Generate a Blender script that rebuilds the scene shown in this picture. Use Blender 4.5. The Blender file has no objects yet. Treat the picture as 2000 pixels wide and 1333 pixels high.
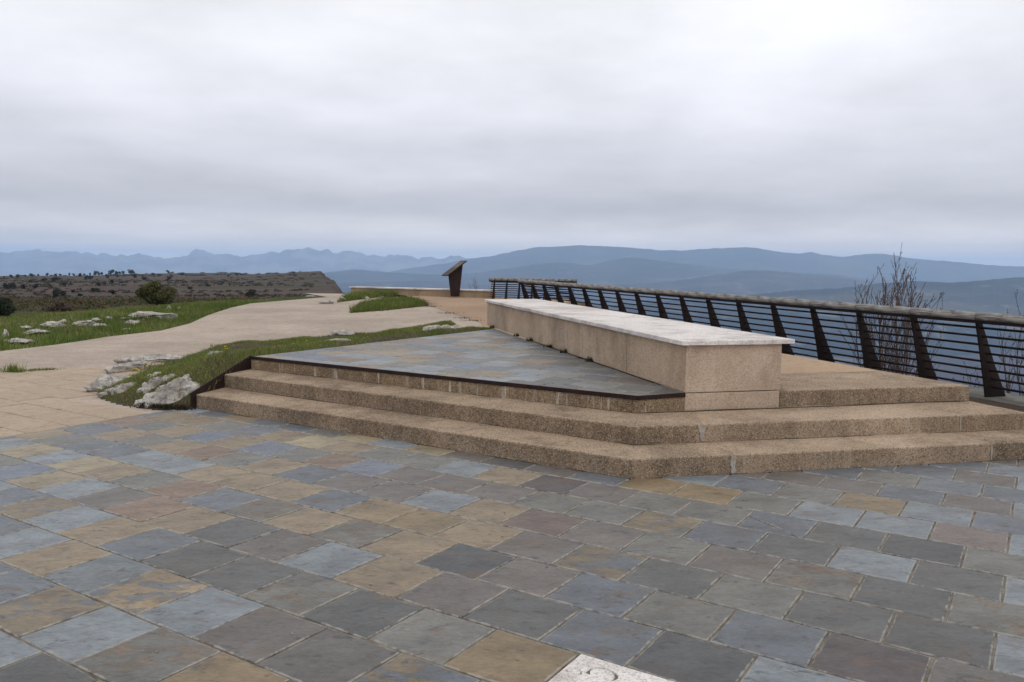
import bpy, bmesh, math, random
import numpy as np
from mathutils import Vector, Matrix

# ------------------------------------------------------------------ scene, camera, light
scn = bpy.context.scene
col = scn.collection
FPX, HOR, EYE, ROLL = 1603.0, 513.4, 1.6, -0.0098      # focal length in photo pixels, horizon row, eye height
PITCH = math.atan((666.5 - HOR) / FPX)
cr, sr = math.cos(ROLL), math.sin(ROLL)
right0 = Vector((1, 0, 0)); fwd = Vector((0, math.cos(PITCH), -math.sin(PITCH))); up0 = right0.cross(fwd)
cam_right = right0 * cr - up0 * sr
cam_up = right0 * sr + up0 * cr
cd = bpy.data.cameras.new('camera'); cam = bpy.data.objects.new('camera', cd); col.objects.link(cam)
cam.matrix_world = Matrix(((cam_right.x, cam_up.x, -fwd.x, 0), (cam_right.y, cam_up.y, -fwd.y, 0),
                           (cam_right.z, cam_up.z, -fwd.z, EYE), (0, 0, 0, 1)))
cd.sensor_width = 36; cd.lens = 36 * FPX / 2000; cd.clip_start = 0.05; cd.clip_end = 60000
scn.camera = cam

SUN_EL, SUN_AZ = math.radians(54), math.radians(150)   # azimuth clockwise from +Y
w = bpy.data.worlds.new('World'); scn.world = w; w.use_nodes = True
wt = w.node_tree; wt.nodes.clear()
def wn(t, **k):
    n = wt.nodes.new(t)
    for a, b in k.items(): setattr(n, a, b)
    return n
def wl(a, b): wt.links.new(a, b)
def wmath(op, a, b=None, c=None):
    n = wn('ShaderNodeMath', operation=op)
    for i, v in enumerate((a, b, c)):
        if v is None: continue
        if isinstance(v, (int, float)): n.inputs[i].default_value = v
        else: wl(v, n.inputs[i])
    return n.outputs[0]
bg = wn('ShaderNodeBackground'); bg.inputs['Strength'].default_value = 0.1
wo = wn('ShaderNodeOutputWorld'); wl(bg.outputs[0], wo.inputs['Surface'])
sky = wn('ShaderNodeTexSky', sky_type='NISHITA', sun_disc=False)
sky.sun_elevation = SUN_EL; sky.sun_rotation = SUN_AZ
tc = wn('ShaderNodeTexCoord'); sep = wn('ShaderNodeSeparateXYZ'); wl(tc.outputs['Generated'], sep.inputs[0])
el = sep.outputs['Z']
elc = wmath('MAXIMUM', el, 0.0)
den = wmath('ADD', elc, 0.16)
cmb = wn('ShaderNodeCombineXYZ')
wl(wmath('DIVIDE', sep.outputs['X'], den), cmb.inputs[0]); wl(wmath('DIVIDE', sep.outputs['Y'], den), cmb.inputs[1])
wl(wmath('MULTIPLY', elc, 2.2), cmb.inputs[2])
def wnoise(scale, detail, rough=0.5, off=0.0):
    n = wn('ShaderNodeTexNoise'); n.inputs['Scale'].default_value = scale; n.inputs['Detail'].default_value = detail
    n.inputs['Roughness'].default_value = rough
    if off:
        a = wn('ShaderNodeVectorMath', operation='ADD'); a.inputs[1].default_value = (off, off * .7, off * .3)
        wl(cmb.outputs[0], a.inputs[0]); wl(a.outputs[0], n.inputs['Vector'])
    else: wl(cmb.outputs[0], n.inputs['Vector'])
    return n.outputs[0]
# overcast deck: luminance grows from the horizon to the zenith, soft cloud structure on top
rp = wn('ShaderNodeValToRGB'); wl(elc, rp.inputs[0])
cs = rp.color_ramp; cs.interpolation = 'EASE'
for i, (p, c) in enumerate([(0.0, (2.4, 2.05, 1.72)), (.025, (1.18, 1.08, 1.02)), (.065, (.67, .645, .665)), (.12, (.735, .73, .78)),
                            (.18, (.885, .885, .93)), (.29, (1.02, 1.02, 1.05)), (1.0, (1.12, 1.12, 1.13))]):
    e = cs.elements[i] if i < 2 else cs.elements.new(p)
    e.position = p; e.color = (*c, 1)
big = wnoise(0.6, 3, .5, 3.1); fine = wnoise(1.9, 6, .55, 9.0)
cl = wmath('ADD', wmath('MULTIPLY', wmath('SUBTRACT', big, 0.5), 0.60), wmath('MULTIPLY', wmath('SUBTRACT', fine, 0.5), 0.40))
lum = wmath('ADD', cl, 1.0)
mul = wn('ShaderNodeVectorMath', operation='SCALE'); wl(rp.outputs[0], mul.inputs[0])
wl(wmath('MULTIPLY', lum, 10.0), mul.inputs['Scale'])
mx = wn('ShaderNodeMix', data_type='RGBA'); mx.inputs['Factor'].default_value = 0.96
wl(sky.outputs[0], mx.inputs['A']); wl(mul.outputs[0], mx.inputs['B']); wl(mx.outputs['Result'], bg.inputs['Color'])

sd = bpy.data.lights.new('sun', 'SUN'); sd.energy = 1.0; sd.angle = math.radians(40); sd.color = (1, .96, .9)
sun = bpy.data.objects.new('sun', sd); col.objects.link(sun)
sdir = Vector((math.sin(SUN_AZ) * math.cos(SUN_EL), math.cos(SUN_AZ) * math.cos(SUN_EL), math.sin(SUN_EL)))
sun.rotation_euler = sdir.to_track_quat('Z', 'Y').to_euler()

vs = scn.view_settings; vs.view_transform = 'Standard'; vs.look = 'None'; vs.exposure = 0.0; vs.gamma = 1.0; vs.use_curve_mapping = False
scn.cycles.max_bounces = 6; scn.cycles.volume_bounces = 1; scn.cycles.use_denoising = True

# ------------------------------------------------------------------ helpers
rng = np.random.default_rng(7); rnd = random.Random(11)
def ss(a, b, x):
    t = np.clip((np.asarray(x, float) - a) / (b - a), 0, 1); return t * t * (3 - 2 * t)
def lin(r, g, b, k=1.0):
    f = lambda c: ((c / 255 + .055) / 1.055) ** 2.4 if c > 10 else c / 255 / 12.92
    return (f(r) * k, f(g) * k, f(b) * k)
def hsh(ix, iy, iz, s=0):
    h = (ix.astype(np.int64) * 374761393 + iy.astype(np.int64) * 668265263 + iz.astype(np.int64) * 2147483647 + s * 974634777) & 0xffffffff
    h = ((h ^ (h >> 13)) * 1274126177) & 0xffffffff
    h = ((h ^ (h >> 16)) * 2246822519) & 0xffffffff
    return ((h ^ (h >> 15)) & 0xffffff) / float(0xffffff)
def vnoise(x, y, z=None, s=0):
    x = np.asarray(x, float); y = np.asarray(y, float); z = np.zeros_like(x) if z is None else np.asarray(z, float)
    ix, iy, iz = np.floor(x), np.floor(y), np.floor(z); fx, fy, fz = x - ix, y - iy, z - iz
    fx, fy, fz = [f * f * (3 - 2 * f) for f in (fx, fy, fz)]
    r = 0
    for a in (0, 1):
        for b in (0, 1):
            for c in (0, 1):
                r = r + hsh(ix + a, iy + b, iz + c, s) * (fx if a else 1 - fx) * (fy if b else 1 - fy) * (fz if c else 1 - fz)
    return r
def fbm(x, y, z=None, o=4, s=0):
    r, a, t = 0, .5, 0
    z = np.zeros_like(np.asarray(x, float)) if z is None else z
    for i in range(o):
        r = r + a * vnoise(x * 2 ** i + 17 * i, y * 2 ** i - 9 * i, z * 2 ** i + 5 * i, s + i); t += a; a *= .5
    return r / t

def at(px, py, z=0.0):          # survey: the world point at height z that the photograph shows at (px, py)
    x, y = px - 1000, py - 666.5
    x, y = cr * x - sr * y, sr * x + cr * y
    d = right0 * (x / FPX) - up0 * (y / FPX) + fwd
    t = (z - EYE) / d.z
    return Vector((d.x * t, d.y * t, z))
def ray(px, py):
    x, y = px - 1000, py - 666.5
    x, y = cr * x - sr * y, sr * x + cr * y
    d = right0 * (x / FPX) - up0 * (y / FPX) + fwd
    return d / d.y
def horizon(px): return HOR - ROLL * (px - 1000)

def tag(o, label=None, cat=None, group=None, kind=None):
    if label: o['label'] = label
    if cat: o['category'] = cat
    if group: o['group'] = group
    if kind: o['kind'] = kind
    return o
def empty(name, loc=(0, 0, 0), rz=0):
    o = bpy.data.objects.new(name, None); col.objects.link(o); o.location = loc; o.rotation_euler = (0, 0, rz); o.empty_display_size = .1
    return o
def mesh_np(name, v, f, mat=None, parent=None, smooth=False, attrs=None, loc=None):
    """v (N,3); f list of lists or (M,3|4) array"""
    me = bpy.data.meshes.new(name)
    if isinstance(f, np.ndarray):
        n, k = f.shape
        me.vertices.add(len(v)); me.vertices.foreach_set('co', np.asarray(v, np.float32).ravel())
        me.loops.add(n * k); me.loops.foreach_set('vertex_index', f.astype(np.int32).ravel())
        me.polygons.add(n); me.polygons.foreach_set('loop_start', np.arange(0, n * k, k, dtype=np.int32))
        me.update(calc_edges=True)
    else:
        me.from_pydata([tuple(map(float, p)) for p in v], [], f); me.update()
    if smooth: me.polygons.foreach_set('use_smooth', np.ones(len(me.polygons), bool))
    for an, av in (attrs or {}).items():
        av = np.asarray(av, np.float32)
        if av.ndim == 2:
            a = me.attributes.new(an, 'FLOAT_COLOR', 'POINT'); a.data.foreach_set('color', av.ravel())
        else:
            a = me.attributes.new(an, 'FLOAT', 'POINT'); a.data.foreach_set('value', av)
    if mat: me.materials.append(mat)
    o = bpy.data.objects.new(name, me); col.objects.link(o)
    if parent: o.parent = parent
    if loc is not None: o.location = loc
    return o
def from_bm(name, bm, mat=None, parent=None, smooth=False):
    me = bpy.data.meshes.new(name); bm.normal_update(); bm.to_mesh(me); bm.free()
    if mat: me.materials.append(mat)
    if smooth: me.polygons.foreach_set('use_smooth', np.ones(len(me.polygons), bool))
    o = bpy.data.objects.new(name, me); col.objects.link(o)
    if parent: o.parent = parent
    return o
def prism(name, poly, z0, z1, mat, parent=None, bevel=0.0, seg=2, ztop=None, cuts=0, rough=0.0, front=False):
    """closed extruded polygon (counter-clockwise), optional rounded top edges and slight unevenness"""
    bm = bmesh.new()
    lo = [bm.verts.new((p[0], p[1], z0)) for p in poly]
    hi = [bm.verts.new((p[0], p[1], (ztop[i] if ztop else z1))) for i, p in enumerate(poly)]
    n = len(poly)
    bm.faces.new(hi); bm.faces.new(lo[::-1])
    for i in range(n): bm.faces.new((lo[i], lo[(i + 1) % n], hi[(i + 1) % n], hi[i]))
    bmesh.ops.recalc_face_normals(bm, faces=bm.faces)
    if bevel:
        es = [e for e in bm.edges if not (e.verts[0] in lo and e.verts[1] in lo)] if not front else [bm.edges.get((hi[0], hi[1]))]
        bmesh.ops.bevel(bm, geom=es, offset=bevel, segments=seg, affect='EDGES', profile=.5)
    if cuts:
        bmesh.ops.triangulate(bm, faces=[f for f in bm.faces if len(f.verts) > 4])
        es = [e for e in bm.edges if e.calc_length() > .25]
        bmesh.ops.subdivide_edges(bm, edges=es, cuts=cuts, use_grid_fill=True)
        for v in bm.verts:
            q = v.co * 3.1
            d = float(vnoise(q.x, q.y, q.z, 5)) - .5
            e2 = float(vnoise(q.x * 4, q.y * 4, q.z * 4, 6)) - .5
            v.co += v.normal * (d * rough + e2 * rough * .6)
    return from_bm(name, bm, mat, parent)
def clip_poly(poly, a, b, c):      # keep a*x+b*y<=c
    out = []
    for i in range(len(poly)):
        p, q = poly[i], poly[(i + 1) % len(poly)]
        dp, dq = a * p[0] + b * p[1] - c, a * q[0] + b * q[1] - c
        if dp <= 0: out.append(p)
        if (dp < 0 < dq) or (dq < 0 < dp):
            t = dp / (dp - dq); out.append((p[0] + (q[0] - p[0]) * t, p[1] + (q[1] - p[1]) * t))
    return out
def clip_convex(poly, conv):       # conv counter-clockwise
    for i in range(len(conv)):
        p, q = conv[i], conv[(i + 1) % len(conv)]
        nx, ny = q[1] - p[1], -(q[0] - p[0])
        poly = clip_poly(poly, nx, ny, nx * p[0] + ny * p[1])
        if len(poly) < 3: return []
    return poly
def area(p): return .5 * sum(p[i][0] * p[(i + 1) % len(p)][1] - p[(i + 1) % len(p)][0] * p[i][1] for i in range(len(p)))
def inside(poly, x, y):
    x = np.asarray(x); y = np.asarray(y); r = np.zeros(x.shape, bool); n = len(poly)
    for i in range(n):
        (x1, y1), (x2, y2) = poly[i][:2], poly[(i + 1) % n][:2]
        if y1 == y2: continue
        c = ((y1 > y) != (y2 > y)) & (x < (x2 - x1) * (y - y1) / (y2 - y1) + x1); r ^= c
    return r
def dist_poly(poly, x, y, closed=True):
    d = np.full(np.shape(x), 1e9); n = len(poly)
    for i in range(n if closed else n - 1):
        (x1, y1), (x2, y2) = poly[i][:2], poly[(i + 1) % n][:2]
        L = (x2 - x1) ** 2 + (y2 - y1) ** 2
        t = np.clip(((x - x1) * (x2 - x1) + (y - y1) * (y2 - y1)) / L, 0, 1)
        d = np.minimum(d, np.hypot(x - x1 - t * (x2 - x1), y - y1 - t * (y2 - y1)))
    return d
def tube(P, R, sides=6, cap=True):
    """tapered tube along points P with radii R -> verts, faces"""
    P = [Vector(p) for p in P]; V, Fc = [], []
    for i, p in enumerate(P):
        t = (P[min(i + 1, len(P) - 1)] - P[max(i - 1, 0)]).normalized()
        a = t.orthogonal().normalized() if abs(t.z) > .9 else t.cross(Vector((0, 0, 1))).normalized()
        b = t.cross(a)
        for k in range(sides):
            an = 2 * math.pi * k / sides
            V.append(p + (a * math.cos(an) + b * math.sin(an)) * R[i])
    for i in range(len(P) - 1):
        for k in range(sides):
            k2 = (k + 1) % sides
            Fc.append([i * sides + k, i * sides + k2, (i + 1) * sides + k2, (i + 1) * sides + k])
    if cap:
        Fc.append(list(range(sides))[::-1]); Fc.append([(len(P) - 1) * sides + k for k in range(sides)])
    return V, Fc
class Acc:
    def __init__(s): s.v, s.f = [], []
    def add(s, V, F):
        o = len(s.v); s.v += list(V); s.f += [[i + o for i in f] for f in F]; return s
    def build(s, name, mat, parent=None, smooth=False, loc=None): return mesh_np(name, s.v, s.f, mat, parent, smooth, loc=loc)

# ------------------------------------------------------------------ material toolkit
class M:
    def __init__(s, name):
        s.m = bpy.data.materials.new(name); s.m.use_nodes = True; s.t = s.m.node_tree; s.t.nodes.clear()
        s.out = s.t.nodes.new('ShaderNodeOutputMaterial'); s.b = s.t.nodes.new('ShaderNodeBsdfPrincipled')
        s.t.links.new(s.b.outputs[0], s.out.inputs[0]); s.geo = s.t.nodes.new('ShaderNodeNewGeometry'); s.pos = s.geo.outputs['Position']
    def put(s, sock, v):
        if v is None: return
        if hasattr(v, 'is_linked') or hasattr(v, 'links'): s.t.links.new(v, sock)
        elif isinstance(v, (tuple, list)) and len(v) == 3 and sock.type == 'RGBA': sock.default_value = (*v, 1)
        else: sock.default_value = v
    def n(s, t, ins=None, out=0, **k):
        n = s.t.nodes.new(t)
        for a, b in k.items(): setattr(n, a, b)
        for a, v in (ins or {}).items(): s.put(n.inputs[a], v)
        return n.outputs[out]
    def math(s, op, a, b=None, clamp=False):
        n = s.t.nodes.new('ShaderNodeMath'); n.operation = op; n.use_clamp = clamp
        s.put(n.inputs[0], a); s.put(n.inputs[1], b); return n.outputs[0]
    def mix(s, f, a, b, blend='MIX'):
        n = s.t.nodes.new('ShaderNodeMix'); n.data_type = 'RGBA'; n.blend_type = blend
        s.put(n.inputs['Factor'], f); s.put(n.inputs['A'], a); s.put(n.inputs['B'], b); return n.outputs['Result']
    def scale(s, vec, sc, off=None):
        n = s.t.nodes.new('ShaderNodeMapping'); s.put(n.inputs['Vector'], vec)
        n.inputs['Scale'].default_value = sc
        if off: n.inputs['Location'].default_value = off
        return n.outputs[0]
    def noise(s, vec, sc, det=4, rough=.5, dist=0, out=0):
        return s.n('ShaderNodeTexNoise', {'Vector': vec, 'Scale': sc, 'Detail': det, 'Roughness': rough, 'Distortion': dist}, out)
    def voro(s, vec, sc, out='Distance', **k): return s.n('ShaderNodeTexVoronoi', {'Vector': vec, 'Scale': sc}, out, **k)
    def ramp(s, f, lo, hi): return s.n('ShaderNodeMapRange', {'Value': f, 'From Min': lo, 'From Max': hi}, 0, interpolation_type='SMOOTHSTEP')
    def attr(s, name, out='Color'): return s.n('ShaderNodeAttribute', None, out, attribute_name=name)
    def bump(s, h, st=.3, d=.01, nrm=None):
        return s.n('ShaderNodeBump', {'Height': h, 'Strength': st, 'Distance': d, **({'Normal': nrm} if nrm is not None else {})})
    def fin(s, color=None, rough=.8, nrm=None, spec=.5):
        s.put(s.b.inputs['Base Color'], color); s.put(s.b.inputs['Roughness'], rough)
        if nrm is not None: s.put(s.b.inputs['Normal'], nrm)
        s.b.inputs['Specular IOR Level'].default_value = spec
        return s.m

def m_slate():
    q = M('slate')
    seed = q.attr('seed', 'Fac')
    off = q.n('ShaderNodeCombineXYZ', {'X': q.math('MULTIPLY', seed, 37.1), 'Y': q.math('MULTIPLY', seed, 11.3), 'Z': q.math('MULTIPLY', seed, 91.7)})
    p = q.n('ShaderNodeVectorMath', {0: q.pos, 1: off}, 0, operation='ADD')
    base = q.attr('tint'); amt = q.attr('tint', 'Alpha')
    sp = q.n('ShaderNodeSeparateColor', {'Color': base}, 0)
    spn = q.t.nodes[-1]
    warm = q.ramp(q.math('SUBTRACT', spn.outputs[0], spn.outputs[2]), -.005, .045)
    other = q.mix(warm, lin(124, 104, 80, .62), lin(104, 109, 116, .6))
    pat = q.noise(q.scale(p, (6, 9, 5)), 1.0, 8, .70, .8)
    thr = q.math('SUBTRACT', 0.74, q.math('MULTIPLY', amt, .27))
    mask = q.ramp(q.math('SUBTRACT', pat, thr), -.03, .09)
    c = q.mix(mask, base, other)
    sm = q.noise(q.scale(p, (26, 44, 30)), 1.0, 4, .65)
    c = q.mix(q.math('MULTIPLY', q.ramp(sm, .60, .72), q.math('ADD', .15, q.math('MULTIPLY', amt, .5))), c, q.mix(.5, other, lin(70, 62, 56)))
    val = q.noise(q.scale(p, (3, 5, 3)), 1.0, 6, .68)
    c = q.mix(1.0, c, q.n('ShaderNodeCombineColor', {0: q.ramp(val, -.35, 1.0), 1: q.ramp(val, -.35, 1.0), 2: q.ramp(val, -.38, 1.02)}), 'MULTIPLY')
    c = q.mix(1.0, c, (1.72, 1.72, 1.72), 'MULTIPLY')
    f1 = q.noise(q.scale(p, (34, 70, 40)), 1.0, 8, .74)
    c = q.mix(1.0, c, q.n('ShaderNodeCombineColor', {0: q.ramp(f1, -.55, 1.05), 1: q.ramp(f1, -.55, 1.05), 2: q.ramp(f1, -.55, 1.05)}), 'MULTIPLY')
    c = q.mix(1.0, c, (1.50, 1.50, 1.49), 'MULTIPLY')
    rs = q.noise(q.scale(p, (4, 7, 4), (31, 7, 3)), 1.0, 7, .72, .5)
    c = q.mix(q.math('MULTIPLY', q.ramp(rs, .53, .68), .62), c, lin(120, 96, 74, .62))
    ds = q.noise(q.scale(p, (11, 20, 11), (5, 17, 9)), 1.0, 7, .75, .6)
    c = q.mix(q.math('MULTIPLY', q.ramp(ds, .55, .66), .7), c, lin(66, 61, 60, .62))
    # lime smeared on the arris from the mortar joints
    ed = q.attr('edge', 'Fac')
    en = q.math('ADD', ed, q.math('MULTIPLY', q.math('SUBTRACT', q.noise(q.pos, 14, 4, .7), .5), 1.1))
    c = q.mix(q.math('MULTIPLY', q.ramp(en, .86, 1.08), .68), c, lin(190, 184, 174, .64))
    dk = q.noise(q.pos, .9, 3, .5)
    c = q.mix(q.math('MULTIPLY', q.ramp(dk, .5, .75), .22), c, lin(92, 86, 76, .6))
    cleft = q.noise(q.scale(p, (14, 22, 14)), 1.0, 6, .62, .4)
    h = q.math('ADD', q.math('MULTIPLY', cleft, 1.0), q.math('MULTIPLY', mask, -.25))
    gr = q.noise(p, 180, 2, .5)
    nb = q.bump(h, .6, .02); nb = q.bump(gr, .2, .002, nb)
    rg = q.math('ADD', .34, q.math('MULTIPLY', sm, .28))
    return q.fin(c, rg, nb, .42)
def m_concrete(name, c0, c1, dark, speck=.55, streak=0.0, stain=.5, riser_brown=0.0):
    q = M(name)
    big = q.noise(q.pos, 1.7, 4, .6); c = q.mix(q.ramp(big, .3, .7), c0, c1)
    st = q.noise(q.scale(q.pos, (2.6, 2.6, 1.9)), 1.0, 8, .72)
    c = q.mix(q.math('MULTIPLY', q.ramp(st, .45, .72), stain), c, dark)
    bs = q.noise(q.scale(q.pos, (1.1, 1.1, .8), (7, 2, 5)), 1.0, 4, .6)
    c = q.mix(q.math('MULTIPLY', q.ramp(bs, .50, .64), stain * .55), c, tuple(x * .8 for x in dark))
    c = q.mix(q.math('MULTIPLY', q.ramp(bs, .44, .34), stain * .4), c, tuple(min(1, x * 1.18) for x in c0))
    if riser_brown:     # upright faces mix towards the dark tone in patches, level faces do not
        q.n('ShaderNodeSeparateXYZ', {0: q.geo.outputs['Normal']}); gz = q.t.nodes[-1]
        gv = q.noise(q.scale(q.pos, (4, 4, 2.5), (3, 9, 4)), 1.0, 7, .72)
        c = q.mix(q.math('MULTIPLY', q.math('MULTIPLY', q.ramp(q.math('ABSOLUTE', gz.outputs[2]), .7, .2), q.ramp(gv, .28, .62)), riser_brown), c, dark)
    cell = q.voro(q.pos, 120, 'Color'); q.n('ShaderNodeSeparateColor', {'Color': cell}); csn = q.t.nodes[-1]
    c = q.mix(q.math('MULTIPLY', q.ramp(csn.outputs[0], .70, .80), speck), c, tuple(x * .42 for x in dark))
    c = q.mix(q.math('MULTIPLY', q.ramp(csn.outputs[1], .78, .9), speck * .6), c, lin(206, 192, 172, .85))
    fn = q.noise(q.pos, 320, 2, .6); c = q.mix(q.math('MULTIPLY', q.ramp(fn, .5, .75), .35), c, tuple(x * .55 for x in c0))
    if streak:
        s1 = q.noise(q.scale(q.pos, (9, 9, .7)), 1.0, 4, .6); s2 = q.noise(q.scale(q.pos, (34, 34, 2.0)), 1.0, 3, .6)
        nz = q.n('ShaderNodeSeparateXYZ', {0: q.geo.outputs['Normal']}); nzn = q.t.nodes[-1]
        side = q.ramp(q.math('ABSOLUTE', nzn.outputs[2]), .6, .3)
        k = q.math('MULTIPLY', q.math('MULTIPLY', q.ramp(s1, .52, .66), q.ramp(s2, .46, .62)), side)
        c = q.mix(q.math('MULTIPLY', k, streak), c, lin(200, 190, 174, .85))
    dist = q.voro(q.pos, 120); pit = q.noise(q.pos, 60, 3, .7)
    h = q.math('ADD', q.math('MULTIPLY', dist, .9), q.math('MULTIPLY', q.ramp(pit, .35, .5), .8))
    nb = q.bump(h, .55, .006); nb = q.bump(q.noise(q.pos, 9, 4, .6), .3, .012, nb)
    return q.fin(c, .88, nb, .3)
def m_simple(name, c0, c1, sc=6, rough=.85, bs=.3, bd=.01, bsc=30, spec=.3):
    q = M(name); n1 = q.noise(q.pos, sc, 5, .6)
    c = q.mix(q.ramp(n1, .3, .7), c0, c1)
    f = q.noise(q.pos, sc * 14, 3, .6); c = q.mix(q.math('MULTIPLY', q.ramp(f, .5, .8), .4), c, tuple(x * .55 for x in c0))
    return q.fin(c, rough, q.bump(q.noise(q.pos, bsc, 4, .6), bs, bd), spec)
def m_path(name, c0, c1, rip=.5):
    q = M(name)
    n1 = q.noise(q.pos, .35, 6, .68); c = q.mix(q.ramp(n1, .35, .65), tuple(x * .92 for x in c0), c1)
    n2 = q.noise(q.pos, 7, 6, .74); c = q.mix(q.math('MULTIPLY', q.ramp(n2, .46, .70), .62), c, tuple(x * .62 for x in c0))
    n3 = q.noise(q.pos, 45, 3, .7); c = q.mix(q.math('MULTIPLY', q.ramp(n3, .5, .68), .6), c, tuple(min(1, x * 1.35) for x in c1))
    st = q.noise(q.scale(q.pos, (.5, 2.2, 1)), 1.0, 4, .6); c = q.mix(q.math('MULTIPLY', q.ramp(st, .52, .75), .3), c, tuple(x * .7 for x in c0))
    v = q.voro(q.pos, 5.5, 'Distance', feature='DISTANCE_TO_EDGE')
    h = q.math('ADD', q.math('MULTIPLY', q.ramp(v, 0, .12), rip * .6), q.math('MULTIPLY', n2, 1.0))
    nb = q.bump(h, .6, .02); nb = q.bump(n3, .4, .006, nb)
    return q.fin(c, .9, nb, .25)
def m_tint(name, rough=.8, spec=.3, trans=0.0, k=1.0, bs=0, gl=1.0):
    q = M(name); c = q.attr('tint')
    n = q.noise(q.pos, 3.0, 3, .6); c = q.mix(.35, c, q.mix(1.0, c, q.n('ShaderNodeCombineColor', {0: n, 1: n, 2: n}), 'MULTIPLY'))
    q.fin(c, rough, None, spec)
    if trans:
        tr = q.t.nodes.new('ShaderNodeBsdfTranslucent'); q.t.links.new(c, tr.inputs[0])
        ms = q.t.nodes.new('ShaderNodeMixShader'); ms.inputs[0].default_value = trans
        q.t.links.new(q.b.outputs[0], ms.inputs[1]); q.t.links.new(tr.outputs[0], ms.inputs[2]); q.t.links.new(ms.outputs[0], q.out.inputs[0])
    return q.m
def m_rock():
    q = M('limestone')
    n1 = q.noise(q.pos, 3.2, 6, .65); c = q.mix(q.ramp(n1, .35, .65), lin(164, 157, 149, .88), lin(208, 202, 194, .9))
    n2 = q.noise(q.pos, 17, 6, .75, .6); c = q.mix(q.math('MULTIPLY', q.ramp(n2, .50, .62), .7), c, lin(96, 88, 78, .8))
    n3 = q.noise(q.pos, 60, 3, .7); c = q.mix(q.math('MULTIPLY', q.ramp(n3, .54, .68), .6), c, lin(66, 60, 54, .8))
    och = q.noise(q.pos, 5, 3, .5); c = q.mix(q.math('MULTIPLY', q.ramp(och, .6, .75), .4), c, lin(150, 128, 92, .8))
    nb = q.bump(n2, 1.0, .035); nb = q.bump(n3, .6, .01, nb)
    return q.fin(c, .92, nb, .2)
def m_steel():
    q = M('rusted_steel')
    n1 = q.noise(q.pos, 9, 5, .65); c = q.mix(q.ramp(n1, .35, .7), lin(30, 20, 19), lin(46, 29, 24))
    n2 = q.noise(q.pos, 70, 3, .6); c = q.mix(q.math('MULTIPLY', q.ramp(n2, .5, .7), .5), c, lin(62, 40, 31))
    return q.fin(c, .8, q.bump(n2, .25, .003), .2)
def m_dark():
    q = M('dark_steel'); n1 = q.noise(q.pos, 9, 5, .65); c = q.mix(q.ramp(n1, .35, .7), lin(22, 16, 16), lin(36, 24, 21))
    return q.fin(c, .85, q.bump(q.noise(q.pos, 70, 3, .6), .25, .003), .15)
def m_log():
    q = M('weathered_log')
    p = q.n('ShaderNodeTexCoord', None, 'Object')
    n1 = q.noise(q.scale(p, (3, 60, 60)), 1.0, 5, .65); c = q.mix(q.ramp(n1, .35, .65), lin(104, 101, 98, .85), lin(168, 164, 159, .88))
    n2 = q.noise(q.scale(p, (5, 9, 9)), 1.0, 4, .6); c = q.mix(q.math('MULTIPLY', q.ramp(n2, .5, .68), .7), c, lin(46, 42, 39, .8))
    return q.fin(c, .85, q.bump(n1, .5, .008), .25)
def m_terrain():
    q = M('open_ground'); c = q.attr('tint')
    n1 = q.noise(q.pos, .035, 6, .65); c = q.mix(q.math('MULTIPLY', q.ramp(n1, .42, .66), .5), c, q.mix(1.0, c, (.55, .58, .55), 'MULTIPLY'))
    n2 = q.noise(q.pos, .6, 5, .7); c = q.mix(q.math('MULTIPLY', q.ramp(n2, .46, .66), .55), c, q.mix(1.0, c, (.55, .55, .5), 'MULTIPLY'))
    n3 = q.noise(q.pos, 6, 3, .7); c = q.mix(q.math('MULTIPLY', q.ramp(n3, .55, .7), .35), c, q.mix(1.0, c, (1.5, 1.42, 1.3), 'MULTIPLY'))
    return q.fin(c, .95, q.bump(n2, .6, .3), .1)
def m_mount():
    q = M('wooded_slope'); c = q.attr('tint')
    n1 = q.noise(q.pos, .0028, 7, .62); c = q.mix(q.math('MULTIPLY', q.ramp(n1, .42, .58), .85), c, q.mix(1.0, c, (.3, .38, .36), 'MULTIPLY'))
    n2 = q.noise(q.pos, .012, 5, .65); c = q.mix(q.math('MULTIPLY', q.ramp(n2, .56, .68), .35), c, lin(150, 138, 108))
    fl = q.noise(q.scale(q.pos, (.0009, .0022, .004)), 1.0, 5, .6); c = q.mix(q.math('MULTIPLY', q.ramp(fl, .54, .66), .22), c, lin(140, 128, 104))
    n3 = q.noise(q.pos, .09, 4, .7); c = q.mix(q.math('MULTIPLY', q.ramp(n3, .45, .7), .45), c, q.mix(1.0, c, (.5, .5, .5), 'MULTIPLY'))
    return q.fin(c, 1.0, q.bump(n3, .7, 6.0), .05)

SLATE = m_slate(); STEEL = m_steel(); DARKS = m_dark(); LOG = m_log(); ROCK = m_rock(); TERR = m_terrain(); MOUNT = m_mount()
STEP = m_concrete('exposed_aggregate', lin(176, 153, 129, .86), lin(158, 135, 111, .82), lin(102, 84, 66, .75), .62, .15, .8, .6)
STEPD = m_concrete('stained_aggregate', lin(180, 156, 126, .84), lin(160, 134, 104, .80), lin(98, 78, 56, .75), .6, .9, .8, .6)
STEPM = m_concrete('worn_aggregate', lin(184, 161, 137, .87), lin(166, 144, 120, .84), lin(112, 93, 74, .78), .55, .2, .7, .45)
STEPL = m_concrete('pale_aggregate', lin(198, 176, 156, .9), lin(188, 164, 142, .88), lin(134, 114, 94, .85), .34, .3, .45)
BENCH = m_concrete('bench_concrete', lin(198, 174, 149, .92), lin(186, 161, 136, .9), lin(130, 108, 88, .85), .45, .4, .6)
TOPS = m_concrete('white_limestone', lin(216, 209, 205, .95), lin(226, 220, 216, .95), lin(160, 150, 144, .84), .34, 0, .75)
DECK = m_path('deck_concrete', lin(166, 138, 112, .80), lin(178, 152, 126, .80), .1)
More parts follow.
